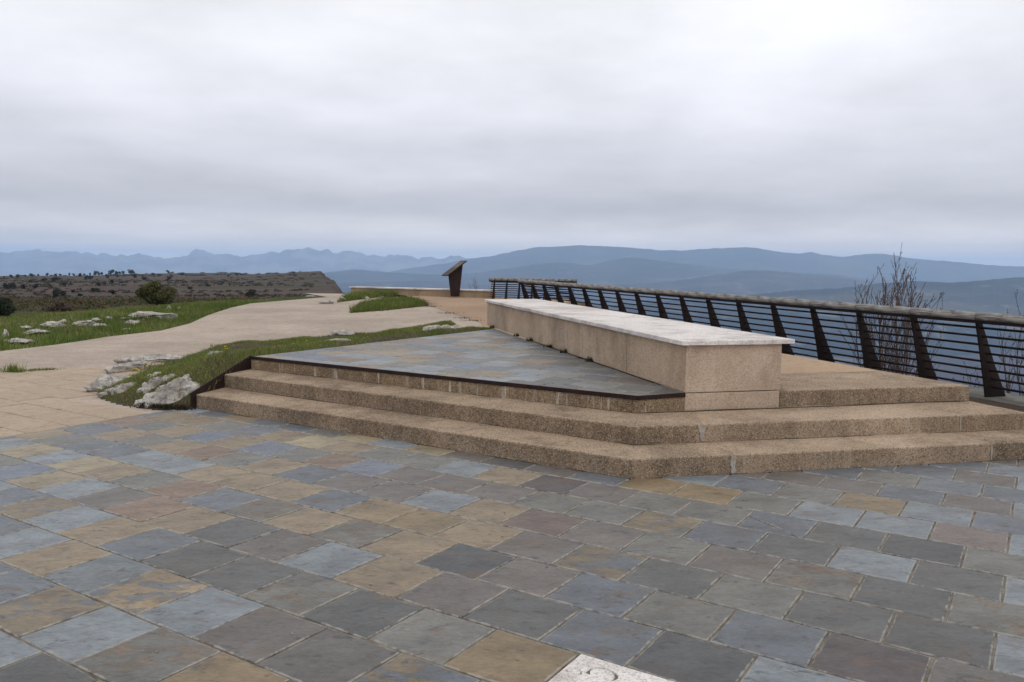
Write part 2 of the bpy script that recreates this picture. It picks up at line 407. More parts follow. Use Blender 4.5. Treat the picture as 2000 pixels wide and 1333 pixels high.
PATH = m_path('stamped_concrete', lin(168, 152, 138, .76), lin(186, 170, 155, .79), .6)
ASPH = m_path('bonded_gravel', lin(166, 138, 112, .72), lin(176, 148, 122, .72), .05)
MORT = m_simple('mortar', lin(168, 160, 146, .55), lin(118, 108, 94, .5), 9, .95, .5, .01, 60)
WALLM = m_concrete('low_wall_concrete', lin(184, 160, 130, .8), lin(168, 144, 116, .8), lin(120, 98, 78, .8), .3, .2, .5)
SOIL = m_simple('soil', lin(80, 63, 49, .8), lin(66, 56, 40, .8), 4, .95, .8, .03, 40)
GRASS = m_tint('grass', .75, .25, .25)
LEAF = m_tint('foliage', .7, .3, .2)
BARK = m_simple('bark', lin(70, 58, 52, .8), lin(96, 78, 66, .8), 20, .9, .5, .01, 60)
KERB = m_simple('grey_concrete', lin(120, 116, 110, .8), lin(92, 92, 84, .8), 5, .95, .5, .01, 40)
YEL = m_simple('petals', lin(236, 214, 40, .9), lin(224, 190, 30, .9), 30, .6, 0, .01)

# ------------------------------------------------------------------ ground, plateau edge and valley
ANG = math.radians(-32.77)
DU = (math.cos(ANG), math.sin(ANG)); DV = (-math.sin(ANG), math.cos(ANG))
def xy(u, v): return (u * DU[0] + v * DV[0], u * DU[1] + v * DV[1])
def uvof(x, y): return (x * DU[0] + y * DU[1], x * DV[0] + y * DV[1])
RD = Vector((-.306, .952, 0)).normalized()        # direction of the railing
RB = Vector((6.07, 10.19, 0))                      # foot of the post nearest the frame's right edge
RN = Vector((RD.y, -RD.x, 0))                      # outwards, over the valley
def rb(t, out=0.0): p = RB + RD * t + RN * out; return (p.x, p.y)
EDGE = [rb(-60, .45), rb(18.3, .45), (2.4, 28.6), (2.45, 29.8), (-.6, 30.9), (-6.6, 33.6), (-9.0, 45), (-14, 66), (-33, 150), (-52, 230),
        (-78, 330), (-90, 352), (-118, 380), (-160, 520), (-260, 700), (-400, 1000), (-900, 1300), (-1500, 900), (-1500, -400), (60, -400)]
def zg(x, y):       # the paved ground rises a little towards the far wall
    return .30 * ss(15, 30, y) * ss(-17, -9.5, x)
def valley(x, y):
    n = fbm(x / 900, y / 900, None, 5, 40); m = fbm(x / 260, y / 260, None, 4, 60)
    return -205 + (n - .5) * 60 + (m - .5) * 18
def G(x, y):
    x = np.asarray(x, float); y = np.asarray(y, float)
    D = np.hypot(x, y); s = x / np.maximum(y, 1)
    zc = np.interp(s, [-.70, -.62, -.55, -.49, -.42, -.335, -.31, -.24, 0], [-11.5, -10.2, -9.0, -7.2, -6.2, -5.9, -9, -11, -11])
    zf = np.interp(D, [0, 24, 40, 60, 100, 200, 330], [0, 0, -.45, -1.25, -2.35, -3.9, -4.7])
    mesa = np.interp(s, [-.40, -.33, -.24, -.2], [-5.0, -4.2, -2.55, -2.4])
    zf = np.where(D > 200, zf + (mesa - zf) * ss(200, 330, D), zf)
    zf = np.where(D > 330, mesa + (zc - mesa) * ss(330, 500, D), zf)
    zf = np.where(D > 500, zc - (D - 500) * .03, zf)
    rough = (fbm(x / 22, y / 22, None, 4, 3) - .5) * 1.0 * ss(45, 120, D) + (fbm(x / 5, y / 5, None, 3, 8) - .5) * .3 * ss(20, 40, D)
    zp = np.maximum(zf, zf * ss(14, 26, D)) + rough + zg(x, y)
    ins = inside(EDGE, x, y); d = np.where(ins, 0, dist_poly(EDGE, x, y))
    j = (fbm(x / 7, y / 7, None, 4, 21) - .5) * 9 * ss(30, 200, D)
    dd = np.maximum(d + np.where(d > 0, j, 0), 0)
    drop = np.where(dd < 1.2, dd * 1.6, 1.9 + (dd - 1.2) * .75)
    drop = drop + 2.2 * ss(2, 3, dd + j) * ss(100, 250, D)
    return np.where(ins, zp, np.maximum(zp - drop, valley(x, y)))
def hit(px, py):
    d = ray(px, py); ds = np.exp(np.linspace(math.log(12), math.log(1200), 900))
    z = EYE + d.z * ds; g = G(d.x * ds, ds)
    i = np.argmax(g >= z)
    return Vector((d.x * ds[i], ds[i], float(g[i]))), float(ds[i])

azs = np.radians(np.concatenate([np.linspace(-75, -34, 90), np.linspace(-33.9, 34, 560), np.linspace(34.3, 75, 60)]))
rads = np.exp(np.linspace(math.log(2.2), math.log(11500), 360))
A, R_ = np.meshgrid(azs, rads); X = R_ * np.sin(A); Y = R_ * np.cos(A)
Z = G(X, Y)
near = ss(44, 30, R_)
Z = Z - .06 * near
na, nr = len(azs), len(rads)
idx = np.arange(na * nr).reshape(nr, na)
quads = np.stack([idx[:-1, :-1], idx[:-1, 1:], idx[1:, 1:], idx[1:, :-1]], -1).reshape(-1, 4)
quads = quads[:, ::-1]
D_ = np.hypot(X, Y); insd = inside(EDGE, X, Y)
nz = fbm(X / 30, Y / 30, None, 4, 77); nz2 = fbm(X / 9, Y / 9, None, 4, 78)
green = np.array(lin(74, 80, 44, .8)); brown = np.array(lin(86, 74, 67, .8)); heath = np.array(lin(66, 58, 44, .8)); olive = np.array(lin(66, 64, 44, .8))
forest = np.array(lin(60, 46, 50, .8)); cliff = np.array(lin(112, 98, 84, .8))
k1 = ss(26, 46, D_ + (nz2 - .5) * 16)[..., None]
c = green * (1 - k1) + heath * k1
k2 = ss(42, 75, D_ + (nz2 - .5) * 30)[..., None]; c = c * (1 - k2) + brown * k2
stv = fbm(X / 60, D_ / 9, None, 4, 79)
k3 = (ss(.50, .62, stv) * .8 * ss(55, 90, D_))[..., None]; c = c * (1 - k3) + olive * k3
dz = np.abs(np.gradient(Z, axis=0)) / np.maximum(np.gradient(R_, axis=0), .01)
kc = (ss(.35, .8, np.maximum(dz, 0)) * ss(120, 200, D_) * ss(900, 600, D_))[..., None]; c = c * (1 - kc) + cliff * kc
kf = (~insd & (Z < -14))[..., None] * 1.0; c = c * (1 - kf) + forest * kf
fld = (ss(.56, .64, fbm(X / 500, Y / 500, None, 3, 91)) * ss(.45, .6, vnoise(X / 140, Y / 140, None, 92)))[..., None] * kf * .8
c = c * (1 - fld) + np.array(lin(112, 112, 82, .8)) * fld
tint = np.concatenate([c, np.ones((nr, na, 1))], -1).reshape(-1, 4)
tag(mesh_np('terrain', np.stack([X, Y, Z], -1).reshape(-1, 3), quads, TERR, smooth=True, attrs={'tint': tint}), kind='structure')

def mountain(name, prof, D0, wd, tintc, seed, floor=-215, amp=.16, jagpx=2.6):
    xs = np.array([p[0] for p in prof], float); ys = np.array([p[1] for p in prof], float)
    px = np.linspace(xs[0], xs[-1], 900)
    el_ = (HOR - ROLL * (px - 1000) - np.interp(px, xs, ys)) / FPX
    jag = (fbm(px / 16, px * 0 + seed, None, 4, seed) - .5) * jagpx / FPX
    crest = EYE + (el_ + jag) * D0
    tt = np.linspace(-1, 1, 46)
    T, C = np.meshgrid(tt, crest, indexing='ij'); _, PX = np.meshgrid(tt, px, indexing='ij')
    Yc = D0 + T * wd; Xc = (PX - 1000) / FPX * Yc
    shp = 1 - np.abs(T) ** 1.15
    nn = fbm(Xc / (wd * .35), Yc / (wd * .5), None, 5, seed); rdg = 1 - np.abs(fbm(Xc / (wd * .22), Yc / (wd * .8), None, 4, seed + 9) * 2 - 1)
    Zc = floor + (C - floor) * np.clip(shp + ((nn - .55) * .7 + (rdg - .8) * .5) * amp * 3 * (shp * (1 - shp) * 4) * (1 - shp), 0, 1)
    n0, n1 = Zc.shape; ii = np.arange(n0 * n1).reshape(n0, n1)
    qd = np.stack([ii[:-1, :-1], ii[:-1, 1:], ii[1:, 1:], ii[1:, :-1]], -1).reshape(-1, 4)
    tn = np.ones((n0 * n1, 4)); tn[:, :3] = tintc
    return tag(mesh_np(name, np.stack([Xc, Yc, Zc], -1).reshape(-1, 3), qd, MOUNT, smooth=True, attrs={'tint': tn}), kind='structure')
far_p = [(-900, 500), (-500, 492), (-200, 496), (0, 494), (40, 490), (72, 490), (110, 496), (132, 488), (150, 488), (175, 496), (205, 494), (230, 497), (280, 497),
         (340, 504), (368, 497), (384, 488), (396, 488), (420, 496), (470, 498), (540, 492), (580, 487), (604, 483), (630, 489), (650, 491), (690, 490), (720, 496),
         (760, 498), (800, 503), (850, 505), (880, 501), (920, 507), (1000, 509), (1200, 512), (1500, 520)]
main_p = [(560, 560), (700, 540), (800, 524), (880, 512), (920, 504), (960, 500), (1000, 491), (1040, 483), (1080, 481), (1110, 480), (1130, 478), (1170, 480), (1200, 482),
          (1240, 484), (1280, 488), (1330, 489), (1370, 486), (1420, 484), (1455, 482), (1490, 487), (1530, 493), (1555, 496), (1580, 492), (1600, 497), (1640, 502),
          (1690, 496), (1720, 495), (1760, 502), (1800, 507), (1850, 510), (1900, 515), (1950, 519), (2000, 520), (2200, 526), (2500, 512), (2800, 530)]
mid_p = [(-200, 548), (200, 540), (400, 545), (600, 536), (690, 526), (760, 532), (840, 536), (920, 534), (980, 526), (1040, 516), (1085, 512), (1110, 513), (1150, 518), (1180, 510),
         (1230, 502), (1260, 505), (1320, 514), (1380, 519), (1420, 524), (1480, 527), (1560, 532), (1640, 538), (1700, 546), (2000, 556), (2500, 570)]
low_p = [(500, 556), (700, 552), (820, 548), (950, 556), (1150, 560), (1260, 552), (1340, 545), (1400, 535), (1460, 528), (1500, 528), (1560, 535), (1620, 541), (1720, 552), (1900, 562), (2200, 570)]
dark_p = [(1150, 600), (1300, 588), (1400, 580), (1500, 572), (1560, 566), (1640, 562), (1700, 554), (1780, 548), (1850, 551), (1900, 548), (1960, 542), (2000, 540), (2150, 536), (2500, 545)]
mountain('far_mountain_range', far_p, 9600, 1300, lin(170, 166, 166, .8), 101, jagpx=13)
mountain('mountain_range', main_p, 7000, 1300, lin(72, 74, 66, .8), 131)
mountain('middle_hills', mid_p, 5200, 1000, lin(62, 60, 56, .8), 151)
mountain('low_hills', low_p, 4100, 800, lin(66, 60, 56, .8), 171)
mountain('dark_wooded_hill', dark_p, 2700, 700, lin(34, 38, 36, .8), 191)

# ------------------------------------------------------------------ slate plaza
TC = {'B': ((104, 109, 117), .25), 'b': ((128, 135, 142), .2), 'G': ((94, 94, 94), .2), 'g': ((82, 83, 85), .15), 'P': ((108, 102, 99), .25), 'p': ((98, 94, 92), .4),
      'V': ((115, 114, 110), .35), 'O': ((136, 117, 89), .5), 'o': ((128, 114, 93), .85), 'n': ((110, 109, 105), .8), 'T': ((140, 123, 100), .4), 'H': ((110, 116, 122), .45),
      'S': ((146, 126, 98), 1.0), 'R': ((130, 108, 92), .35), 'M': ((110, 94, 88), .35), 'm': ((86, 78, 79), .3), 'L': ((112, 119, 134), .1), 'y': ((152, 138, 112), .5), 'K': ((120, 108, 104), .4)}
def tile_color(ch):
    (r, g, b), a = TC[ch]; k = .60 * rnd.uniform(.92, 1.08); b -= 1
    y_ = .3 * r + .55 * g + .15 * b; r, g, b = [y_ + (c - y_) * .95 for c in (r, g, b)]; m_ = 106; r, g, b = [m_ + (c - m_) * .97 for c in (r, g, b)]
    return (*lin(r, g, b, k), min(1, max(0, a + rnd.uniform(-.12, .12))))
def tile_geo(poly, z, tc_, jit=.0035, thick=.03, tilt=.0025, chip=True, lip=.004):
    """thin slab: uneven outline, eased arris, inner ring that carries the 'edge' weight"""
    if area(poly) < 0: poly = poly[::-1]
    out = []
    n = len(poly)
    for i in range(n):
        p, q = poly[i], poly[(i + 1) % n]; L = math.hypot(q[0] - p[0], q[1] - p[1])
        k = 3 if L > .2 else (2 if L > .08 else 1)
        nx, ny = -(q[1] - p[1]) / max(L, 1e-6), (q[0] - p[0]) / max(L, 1e-6)
        for j in range(k):
            t = j / k; d = rnd.uniform(0, jit) if j else rnd.uniform(0, jit)
            if j == 0 and chip and rnd.random() < .12: d = rnd.uniform(.006, .016)
            out.append((p[0] + (q[0] - p[0]) * t + nx * d, p[1] + (q[1] - p[1]) * t + ny * d))
    cx_ = sum(p[0] for p in out) / len(out); cy_ = sum(p[1] for p in out) / len(out)
    def ins(d):
        r = []
        for p in out:
            dx, dy = cx_ - p[0], cy_ - p[1]; L = math.hypot(dx, dy); f = min(d * 1.3 / max(L, 1e-4), .8); r.append((p[0] + dx * f, p[1] + dy * f))
        return r
    tx, ty, tz = rnd.uniform(-tilt, tilt) * 2, rnd.uniform(-tilt, tilt) * 2, rnd.uniform(-tilt, tilt) * .5
    zz = lambda p, o: z + o + (p[0] - cx_) * tx + (p[1] - cy_) * ty + tz
    r0, r1, r2 = out, ins(.004), ins(.026); m = len(out)
    V = [(p[0], p[1], zz(p, -thick)) for p in r0] + [(p[0], p[1], zz(p, -lip)) for p in r0] + [(p[0], p[1], zz(p, 0)) for p in r1] + [(p[0], p[1], zz(p, .0006)) for p in r2]
    E = [1] * (3 * m) + [0] * m
    Fc = []
    for a in range(3):
        for i in range(m):
            i2 = (i + 1) % m; Fc.append([a * m + i, a * m + i2, (a + 1) * m + i2, (a + 1) * m + i])
    Fc.append([3 * m + i for i in range(m)])
    return V, Fc, E, (cx_, cy_)
def put_tiles(polys, name, z, parent, mat, n_single, vis=None, **kw):
    """polys: list of (poly, colour, priority); the first n_single become objects of their own"""
    polys = sorted(polys, key=lambda t: -t[2])
    rest = [[], [], [], []]
    for i, (poly, tcol, pr_) in enumerate(polys):
        V, Fc, E_, ctr = tile_geo(poly, z, tcol, **kw); sd_ = rnd.random()
        if i < n_single:
            V = [(a - ctr[0], b - ctr[1], c_ - z) for a, b, c_ in V]
            mesh_np(name, V, Fc, mat, parent, attrs={'tint': [tcol] * len(V), 'edge': E_, 'seed': [sd_] * len(V)}, loc=(ctr[0], ctr[1], z))
        else:
            o = len(rest[0]); rest[0] += V; rest[1] += [[k + o for k in f] for f in Fc]; rest[2] += E_; rest[3] += [(tcol, sd_)] * len(V)
    if rest[0]:
        o = mesh_np(name, rest[0], rest[1], mat, parent, attrs={'tint': [t[0] for t in rest[3]], 'edge': rest[2], 'seed': [t[1] for t in rest[3]]})
        tag(o, kind='stuff')
def project(x, y, z):
    d = Vector((x, y, z - EYE)); f = d.dot(fwd)
    if f < .1: return None
    return (1000 + FPX * d.dot(cam_right) / f, 666.5 - FPX * d.dot(cam_up) / f, f)

ROWS = [   # joints along each course (metres along the course) and the colour code of each slab between them
 ([-5.0, -4.59, -4.18, -3.755, -3.345, -2.94, -2.53], 'BbVMbGnO'),
 ([-4.362, -3.978, -3.557, -3.152, -2.741], 'BBobnO'),
 ([-4.967, -4.576, -4.173, -3.767, -3.353, -2.95, -2.542, -2.129], 'BbTHSbPpoV'),
 ([-5.165, -4.762, -4.359, -3.953, -3.534, -3.126, -2.735, -2.325, -1.922, -1.509], 'obTBGGnGVOG'),
 ([-5.799, -5.381, -4.97, -4.551, -4.148, -3.736, -3.338, -2.937, -2.514, -2.117, -1.71, -1.308, -0.895], 'ybPRTGPbTPGBgb'),
 ([-5.18, -4.761, -4.342, -3.941, -3.519, -3.129, -2.719, -2.322, -1.919, -1.513, -1.107, -0.698, -0.289], 'VRBnTnTgPBVBmP'),
 ([-4.55, -4.128, -3.722, -3.318, -2.924, -2.518, -2.11, -1.716, -1.301, -0.899, -0.483, -0.079], 'TTBOOTPoGVGGb'),
 ([-4.759, -4.344, -3.927, -3.519, -3.115, -2.722, -2.305, -1.901, -1.506, -1.1, -0.685, -0.28], 'TBPPbTMPVPnGn'),
 ([-4.886, -4.515, -4.119, -3.706, -3.302, -2.889, -2.491, -2.09, -1.699, -1.295, -0.883, -0.485, -0.072], 'VRLPPPnVoBGbGb'),
 ([-4.326, -3.902, -3.517, -3.099, -2.706, -2.296, -1.904, -1.494, -1.091, -0.688, -0.278], 'VVbTmPVVBGgV'),
 ([-3.305, -2.899, -2.502, -2.092, -1.692, -1.288, -0.886, -0.478, -0.076], 'GPBOOVbbKb'),
 ([-1.921, -1.497, -1.094, -0.689, -0.286], 'bBVObB'),
 ([-1.286, -0.891, -0.486, -0.077], 'PPBPb'),
 ([-1.089, -0.691, -0.277], 'BVBB'),
 ([-0.887, -0.48, -0.074], 'BBPb'),
 ([-0.28], 'Bb')]
VL = [1.275, 1.68, 2.085, 2.49, 2.888, 3.29, 3.685, 4.085, 4.49, 4.885, 5.29, 5.695, 6.1, 6.495, 6.9, 7.3, 7.7]
UMIN = -7.74
S1 = [(0.90, 6.005), (4.80, 6.87), (4.47, 7.92), (2.0, 15.6), (-.5, 15.0), (-3.12, 9.75), (-3.40, 8.76)]   # footprint of the stepped platform
plaza = mesh_np('plaza', [(*xy(UMIN - .02, -3), -.007), (*xy(4.5, -3), -.007), (*xy(4.5, 9.6), -.007), (*xy(-3, 9.6), -.007), (*xy(UMIN - .02, 5.6), -.007)], [[0, 1, 2, 3, 4]], MORT)
tag(plaza, kind='structure')
tiles = []
courses = [(VL[i], VL[i + 1], list(r[0]), r[1]) for i, r in enumerate(ROWS)]
v0 = VL[0]; k = 0
while v0 > -2.6:
    courses.append((v0 - .404, v0, [-2.9 + .2 * (k % 2)], '')); v0 -= .404; k += 1
v0 = VL[-1]
while v0 < 9.2:
    courses.append((v0, v0 + .404, [-.08 - .2 * (k % 2)], '')); v0 += .404; k += 1
pool_near = 'BBbGVPPTo'; pool_left = 'bbBVTLTyRPV'
for (va, vb, js, cc) in courses:
    n0 = len(js); first = js[0]; last = js[-1]
    codes = {i: cc[i] for i in range(len(cc))}
    left = []
    u = first - .406 + rnd.uniform(-.006, .006)
    while u > UMIN - .4: left.append(u); u -= .406 + rnd.uniform(-.006, .006)
    rt = []; u = last + .405
    while u < 4.6: rt.append(u); u += .405 + rnd.uniform(-.005, .005)
    allj = left[::-1] + js + rt
    for i in range(len(allj) - 1):
        ua, ub = allj[i], allj[i + 1]
        key = i - len(left) + 1
        ch = codes.get(key) if 0 <= key < len(cc) else None
        if ch is None: ch = rnd.choice(pool_left if ua < -4 else pool_near)
        if va > 2.0 and va < 2.8 and ub > -1.52 and ua > -1.56 and ua < -.75: continue      # the inscribed stone lies here
        if va < 2.085 < vb + .01 and False: continue
        g = .0038
        dv0, dv1 = rnd.uniform(-.002, .002), rnd.uniform(-.002, .002)
        poly = [xy(ua + g, va + g + dv0), xy(ub - g, va + g + dv0), xy(ub - g, vb - g + dv1), xy(ua + g, vb - g + dv1)]
        poly = clip_poly(poly, -DU[0], -DU[1], -UMIN)
        if va > 5.1 and ua < -7.0: poly = clip_poly(poly, DV[0], DV[1], 5.55) if poly else poly
        if len(poly) < 3 or abs(area(poly)) < .004: continue
        cxy = (sum(p[0] for p in poly) / len(poly), sum(p[1] for p in poly) / len(poly))
        if inside(S1, np.array(cxy[0]), np.array(cxy[1])) and dist_poly(S1, np.array([cxy[0]]), np.array([cxy[1]]))[0] > .32: continue
        pj = project(*cxy, 0); pri = 0
        if pj and -120 < pj[0] < 2120 and pj[1] < 1480: pri = 1 / pj[2] ** 2 + 1
        elif pj: pri = .5 / pj[2]
        crack = abs(ua + 1.494) < .02 and abs(va - 4.885) < .02
        if crack:       # one slab near the steps is broken in two
            a_, b_, c_, d_ = poly
            lerp = lambda p, q, t: (p[0] + (q[0] - p[0]) * t, p[1] + (q[1] - p[1]) * t)
            m0 = lerp(d_, a_, .38); m1 = lerp(a_, b_, .93); mid = lerp(lerp(m0, m1, .45), c_, .05)
            tcol = tile_color(ch); e_ = .0016
            tiles.append(([m0, mid, m1, b_, c_, d_], tcol, pri + .1)); sh = lambda p: (p[0] - e_ * 1.2, p[1] - e_ * 1.6)
            tiles.append(([a_, sh(m1), sh(mid), sh(m0)], tcol, pri + .1)); continue
        tiles.append((poly, tile_color(ch), pri))
put_tiles(tiles, 'paving_slab', 0.0, plaza, SLATE, 298)
# inscribed limestone slab set in the slate
istone = [xy(-1.503, 2.094), xy(-.70, 2.094), xy(-.70, 2.884), xy(-1.503, 2.884)]
ins_o = prism('inscribed_slab', istone, -.03, .002, TOPS, plaza, bevel=.003)
tag(ins_o, label='pale limestone slab with carved letters')
def carve(body, size, uu, vv):
    cu = bpy.data.curves.new('letter', 'FONT'); cu.body = body; cu.size = size; cu.extrude = .012; cu.resolution_u = 4
    o = bpy.data.objects.new('letter', cu); col.objects.link(o)
    x, y = xy(uu, vv)
    up = Vector((DU[0], DU[1], 0)); rt_ = Vector((-DV[0], -DV[1], 0))
    o.matrix_world = Matrix(((rt_.x * .7, up.x, 0, x), (rt_.y * .7, up.y, 0, y), (0, 0, -1 if rt_.cross(up).z < 0 else 1, .002), (0, 0, 0, 1)))
    bpy.context.view_layer.update()
    dg = bpy.context.evaluated_depsgraph_get(); me = bpy.data.meshes.new_from_object(o.evaluated_get(dg)); mw = o.matrix_world.copy()
    bpy.data.objects.remove(o); me.transform(mw)
    if mw.determinant() < 0: me.flip_normals()
    return me
try:
    for body, size, uu, vv in (('C', .19, -1.42, 2.838), ('C', .10, -1.492, 2.768)):
        me = carve(body, size, uu, vv); cut = bpy.data.objects.new('letter_cutter', me); col.objects.link(cut)
        md = ins_o.modifiers.new('b', 'BOOLEAN'); md.object = cut; md.operation = 'DIFFERENCE'; md.solver = 'EXACT'
        bpy.context.view_layer.update(); dg = bpy.context.evaluated_depsgraph_get()
        nm = bpy.data.meshes.new_from_object(ins_o.evaluated_get(dg)); ins_o.modifiers.clear(); ins_o.data = nm; bpy.data.objects.remove(cut)
except Exception as ex: print('carving skipped', ex)

# ------------------------------------------------------------------ tan path, its slabs, the gravel walk
def sheet(name, poly, zoff, mat, step=.8):
    bm = bmesh.new(); f = bm.faces.new([bm.verts.new((p[0], p[1], 0)) for p in poly])
    bmesh.ops.triangulate(bm, faces=[f])
    ys = [p[1] for p in poly]; xs = [p[0] for p in poly]
    for a0, a1, ax in ((min(ys), max(ys), 1), (max(min(xs), -30), max(xs), 0)):
        t = math.floor(a0) + step
        while t < a1:
            pc = [0, 0, 0]; pn = [0, 0, 0]; pc[ax] = t; pn[ax] = 1
            bmesh.ops.bisect_plane(bm, geom=bm.verts[:] + bm.edges[:] + bm.faces[:], plane_co=pc, plane_no=pn); t += step if ax else 2.0
    X_ = np.array([v.co.x for v in bm.verts]); Y_ = np.array([v.co.y for v in bm.verts]); Zs = zg(X_, Y_)
    for v, z in zip(bm.verts, Zs): v.co.z = z + zoff
    for f in bm.faces:
        if f.normal.z < 0: f.normal_flip()
    bmesh.ops.recalc_face_normals(bm, faces=bm.faces)
    o = from_bm(name, bm, mat, smooth=True); return tag(o, kind='structure')
def atg(px, py, dz=0):
    z = 0
    for _ in range(6): p = at(px, py, z + dz); z = float(zg(p.x, p.y))
    return (p.x, p.y)
left_edge = [atg(*p) for p in [(-700, 815), (-330, 735), (-120, 703), (0, 685), (105, 673), (210, 657), (315, 645), (371, 631), (406, 615), (448, 601), (490, 592), (577, 585), (640, 580)]]
wallL, wallR = Vector((-6.476, 32.9)), Vector((-.773, 30.3))
path_poly = [xy(UMIN, 5.6), (-3.4, 8.77), (-3.12, 9.75), (-.4, 14.6), (-.5, 15.0), (-.62, 18), atg(940, 630), atg(838, 597), atg(782, 574), (wallL.x - .1, wallL.y + .25), (-8.4, 33.2)] + left_edge[::-1] + [xy(UMIN - 9, -3), xy(UMIN, -3)]
path = sheet('path', path_poly, -.012, PATH)
walk_poly = [atg(782, 574), atg(838, 597), atg(940, 630), (-.62, 18), (-.5, 14.8), (2.0, 15.4), rb(7, .1), rb(18, .1), (2.2, 28.9), (2.2, 29.5), (-.7, 30.6), (wallL.x, wallL.y + .3)]
walk = sheet('walkway', walk_poly, -.006, ASPH)
strip = sheet('verge', [rb(-6, .35), rb(8, .35), (2.0, 15.2), (4.47, 7.9), (4.8, 6.87), (5.6, 4.6)], -.02, SOIL)
# rough stone slabs of the path in the lattice of the plaza, up to the saw-cut seam
slabs = []
sA, sB = at(0, 727), at(210, 716)
sn = (-(sB.y - sA.y), sB.x - sA.x); scn_ = sn[0] * sA.x + sn[1] * sA.y
k = 0; vv = 1.0
while vv < 9.6:
    u = UMIN - .006; off = .2 * (k % 2)
    ub = u - (.406 if not off else .2); ua = u
    while ub > -13.6:
        g = .004
        poly = [xy(ub + g, vv + g), xy(ua - g, vv + g), xy(ua - g, vv + .4), xy(ub + g, vv + .4)]
        poly = clip_poly(poly, sn[0], sn[1], scn_)
        if len(poly) > 2 and area(poly) > .01:
            cxy = (sum(p[0] for p in poly) / len(poly), sum(p[1] for p in poly) / len(poly)); pj = project(*cxy, 0)
            if pj and -40 < pj[0] < 2000:
                r = rnd.uniform(.93, 1.05); tcl = (*lin(184, 165, 145, .80 * r), .2)
                rk = dist_poly([(-4.6, 9.2), (-3.6, 8.7)], np.array([cxy[0]]), np.array([cxy[1]]), False)[0]
                if rk > .35: slabs.append((poly, tcl, 1 / pj[2]))
        ua = ub; ub -= .404 + rnd.uniform(-.006, .006)
    vv += .404; k += 1
q = M('rough_tan_stone'); base = q.attr('tint'); n2 = q.noise(q.pos, 9, 5, .7); n3 = q.noise(q.pos, 40, 4, .7)
cc_ = q.mix(q.math('MULTIPLY', q.ramp(n2, .45, .7), .5), base, q.mix(1.0, base, (.62, .58, .54), 'MULTIPLY'))
cc_ = q.mix(q.math('MULTIPLY', q.ramp(n3, .5, .68), .55), cc_, q.mix(1.0, base, (1.32, 1.3, 1.26), 'MULTIPLY'))
nb = q.bump(n2, .9, .03); nb = q.bump(n3, .9, .012, nb)
TANS = q.fin(cc_, .9, nb, .25)
put_tiles(slabs, 'stone_slab', 0.0, path, TANS, 296, jit=.006, tilt=.004, thick=.02, lip=.004)

# ------------------------------------------------------------------ stepped platform
plat = empty('stepped_platform', (0, 6, 0)); tag(plat, 'tan exposed aggregate platform with three steps and a slate top', 'platform')
def child(o, p): o.parent = p; o.matrix_parent_inverse = p.matrix_world.inverted(); return o
bpy.context.view_layer.update(); plat_inv = Matrix.Translation((0, -6, 0))
def pl(o): o.parent = plat; o.matrix_parent_inverse = plat_inv; return o
L = {1: (-3.40, 8.76), 2: (-3.29, 9.28), 3: (-3.12, 9.75)}
Cn = {1: (.90, 6.005), 2: (.99, 6.49), 3: (1.10, 7.065)}
Rt = {1: (4.80, 6.87), 2: (4.64, 7.30), 3: (4.47, 7.92)}
V2 = lambda p: Vector((p[0], p[1]))
def lerp2(a, b, t): return (a[0] + (b[0] - a[0]) * t, a[1] + (b[1] - a[1]) * t)
def run(a, b, a2, b2, ts, z0, z1, mats):
    """blocks along the front a-b (back line a2-b2), split at the fractions ts"""
    ts = [0] + ts + [1]
    for i in range(len(ts) - 1):
        e = .0012
        p, q_ = lerp2(a, b, ts[i] + (e / 5 if i else 0)), lerp2(a, b, ts[i + 1] - (e / 5 if i < len(ts) - 2 else 0))
        p2, q2 = lerp2(a2, b2, ts[i]), lerp2(a2, b2, ts[i + 1])
        pl(prism('step_block', [p, q_, q2, p2], z0, z1, mats[i % len(mats)], None, bevel=.013, seg=2, cuts=5, rough=.0045, front=True))
ov = lambda a, b, t=1.12: lerp2(a, b, t)
for kk, nx in ((1, 2), (2, 3)):
    z1 = .15 * kk; z0 = -.03 if kk == 1 else .15 * (kk - 1) - .02
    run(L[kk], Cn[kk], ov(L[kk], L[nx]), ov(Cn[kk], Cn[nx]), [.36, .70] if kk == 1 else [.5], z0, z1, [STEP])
    f = {1: [.207, .79], 2: [.157, .815]}[kk]
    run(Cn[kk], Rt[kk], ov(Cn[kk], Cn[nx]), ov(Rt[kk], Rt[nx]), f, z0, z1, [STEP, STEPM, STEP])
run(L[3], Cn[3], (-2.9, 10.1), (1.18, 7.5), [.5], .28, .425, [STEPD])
bA, bB = (1.552, 7.268), (2.476, 7.50)
pl(prism('step_block', [Cn[3], bA, (1.46, 7.7), (1.2, 7.5)], .28, .425, STEPD, bevel=.008, cuts=3, rough=.003))
pl(prism('step_block', [bA, bB, (2.34, 8.0), (1.42, 7.8)], .28, .45, STEPL, bevel=.008, cuts=4, rough=.003))
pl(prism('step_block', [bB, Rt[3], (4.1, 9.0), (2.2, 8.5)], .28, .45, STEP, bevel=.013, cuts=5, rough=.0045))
pl(prism('deck', [(2.2, 8.505), (4.1, 9.005), (2.02, 15.55), (.3, 15.45)], -.05, .449, DECK, bevel=.008))
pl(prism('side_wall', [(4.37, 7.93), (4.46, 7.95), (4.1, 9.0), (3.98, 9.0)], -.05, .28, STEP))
DIRT = m_simple('dirt', lin(70, 58, 46, .6), lin(54, 46, 34, .6), 12, .95, .8, .01, 60)
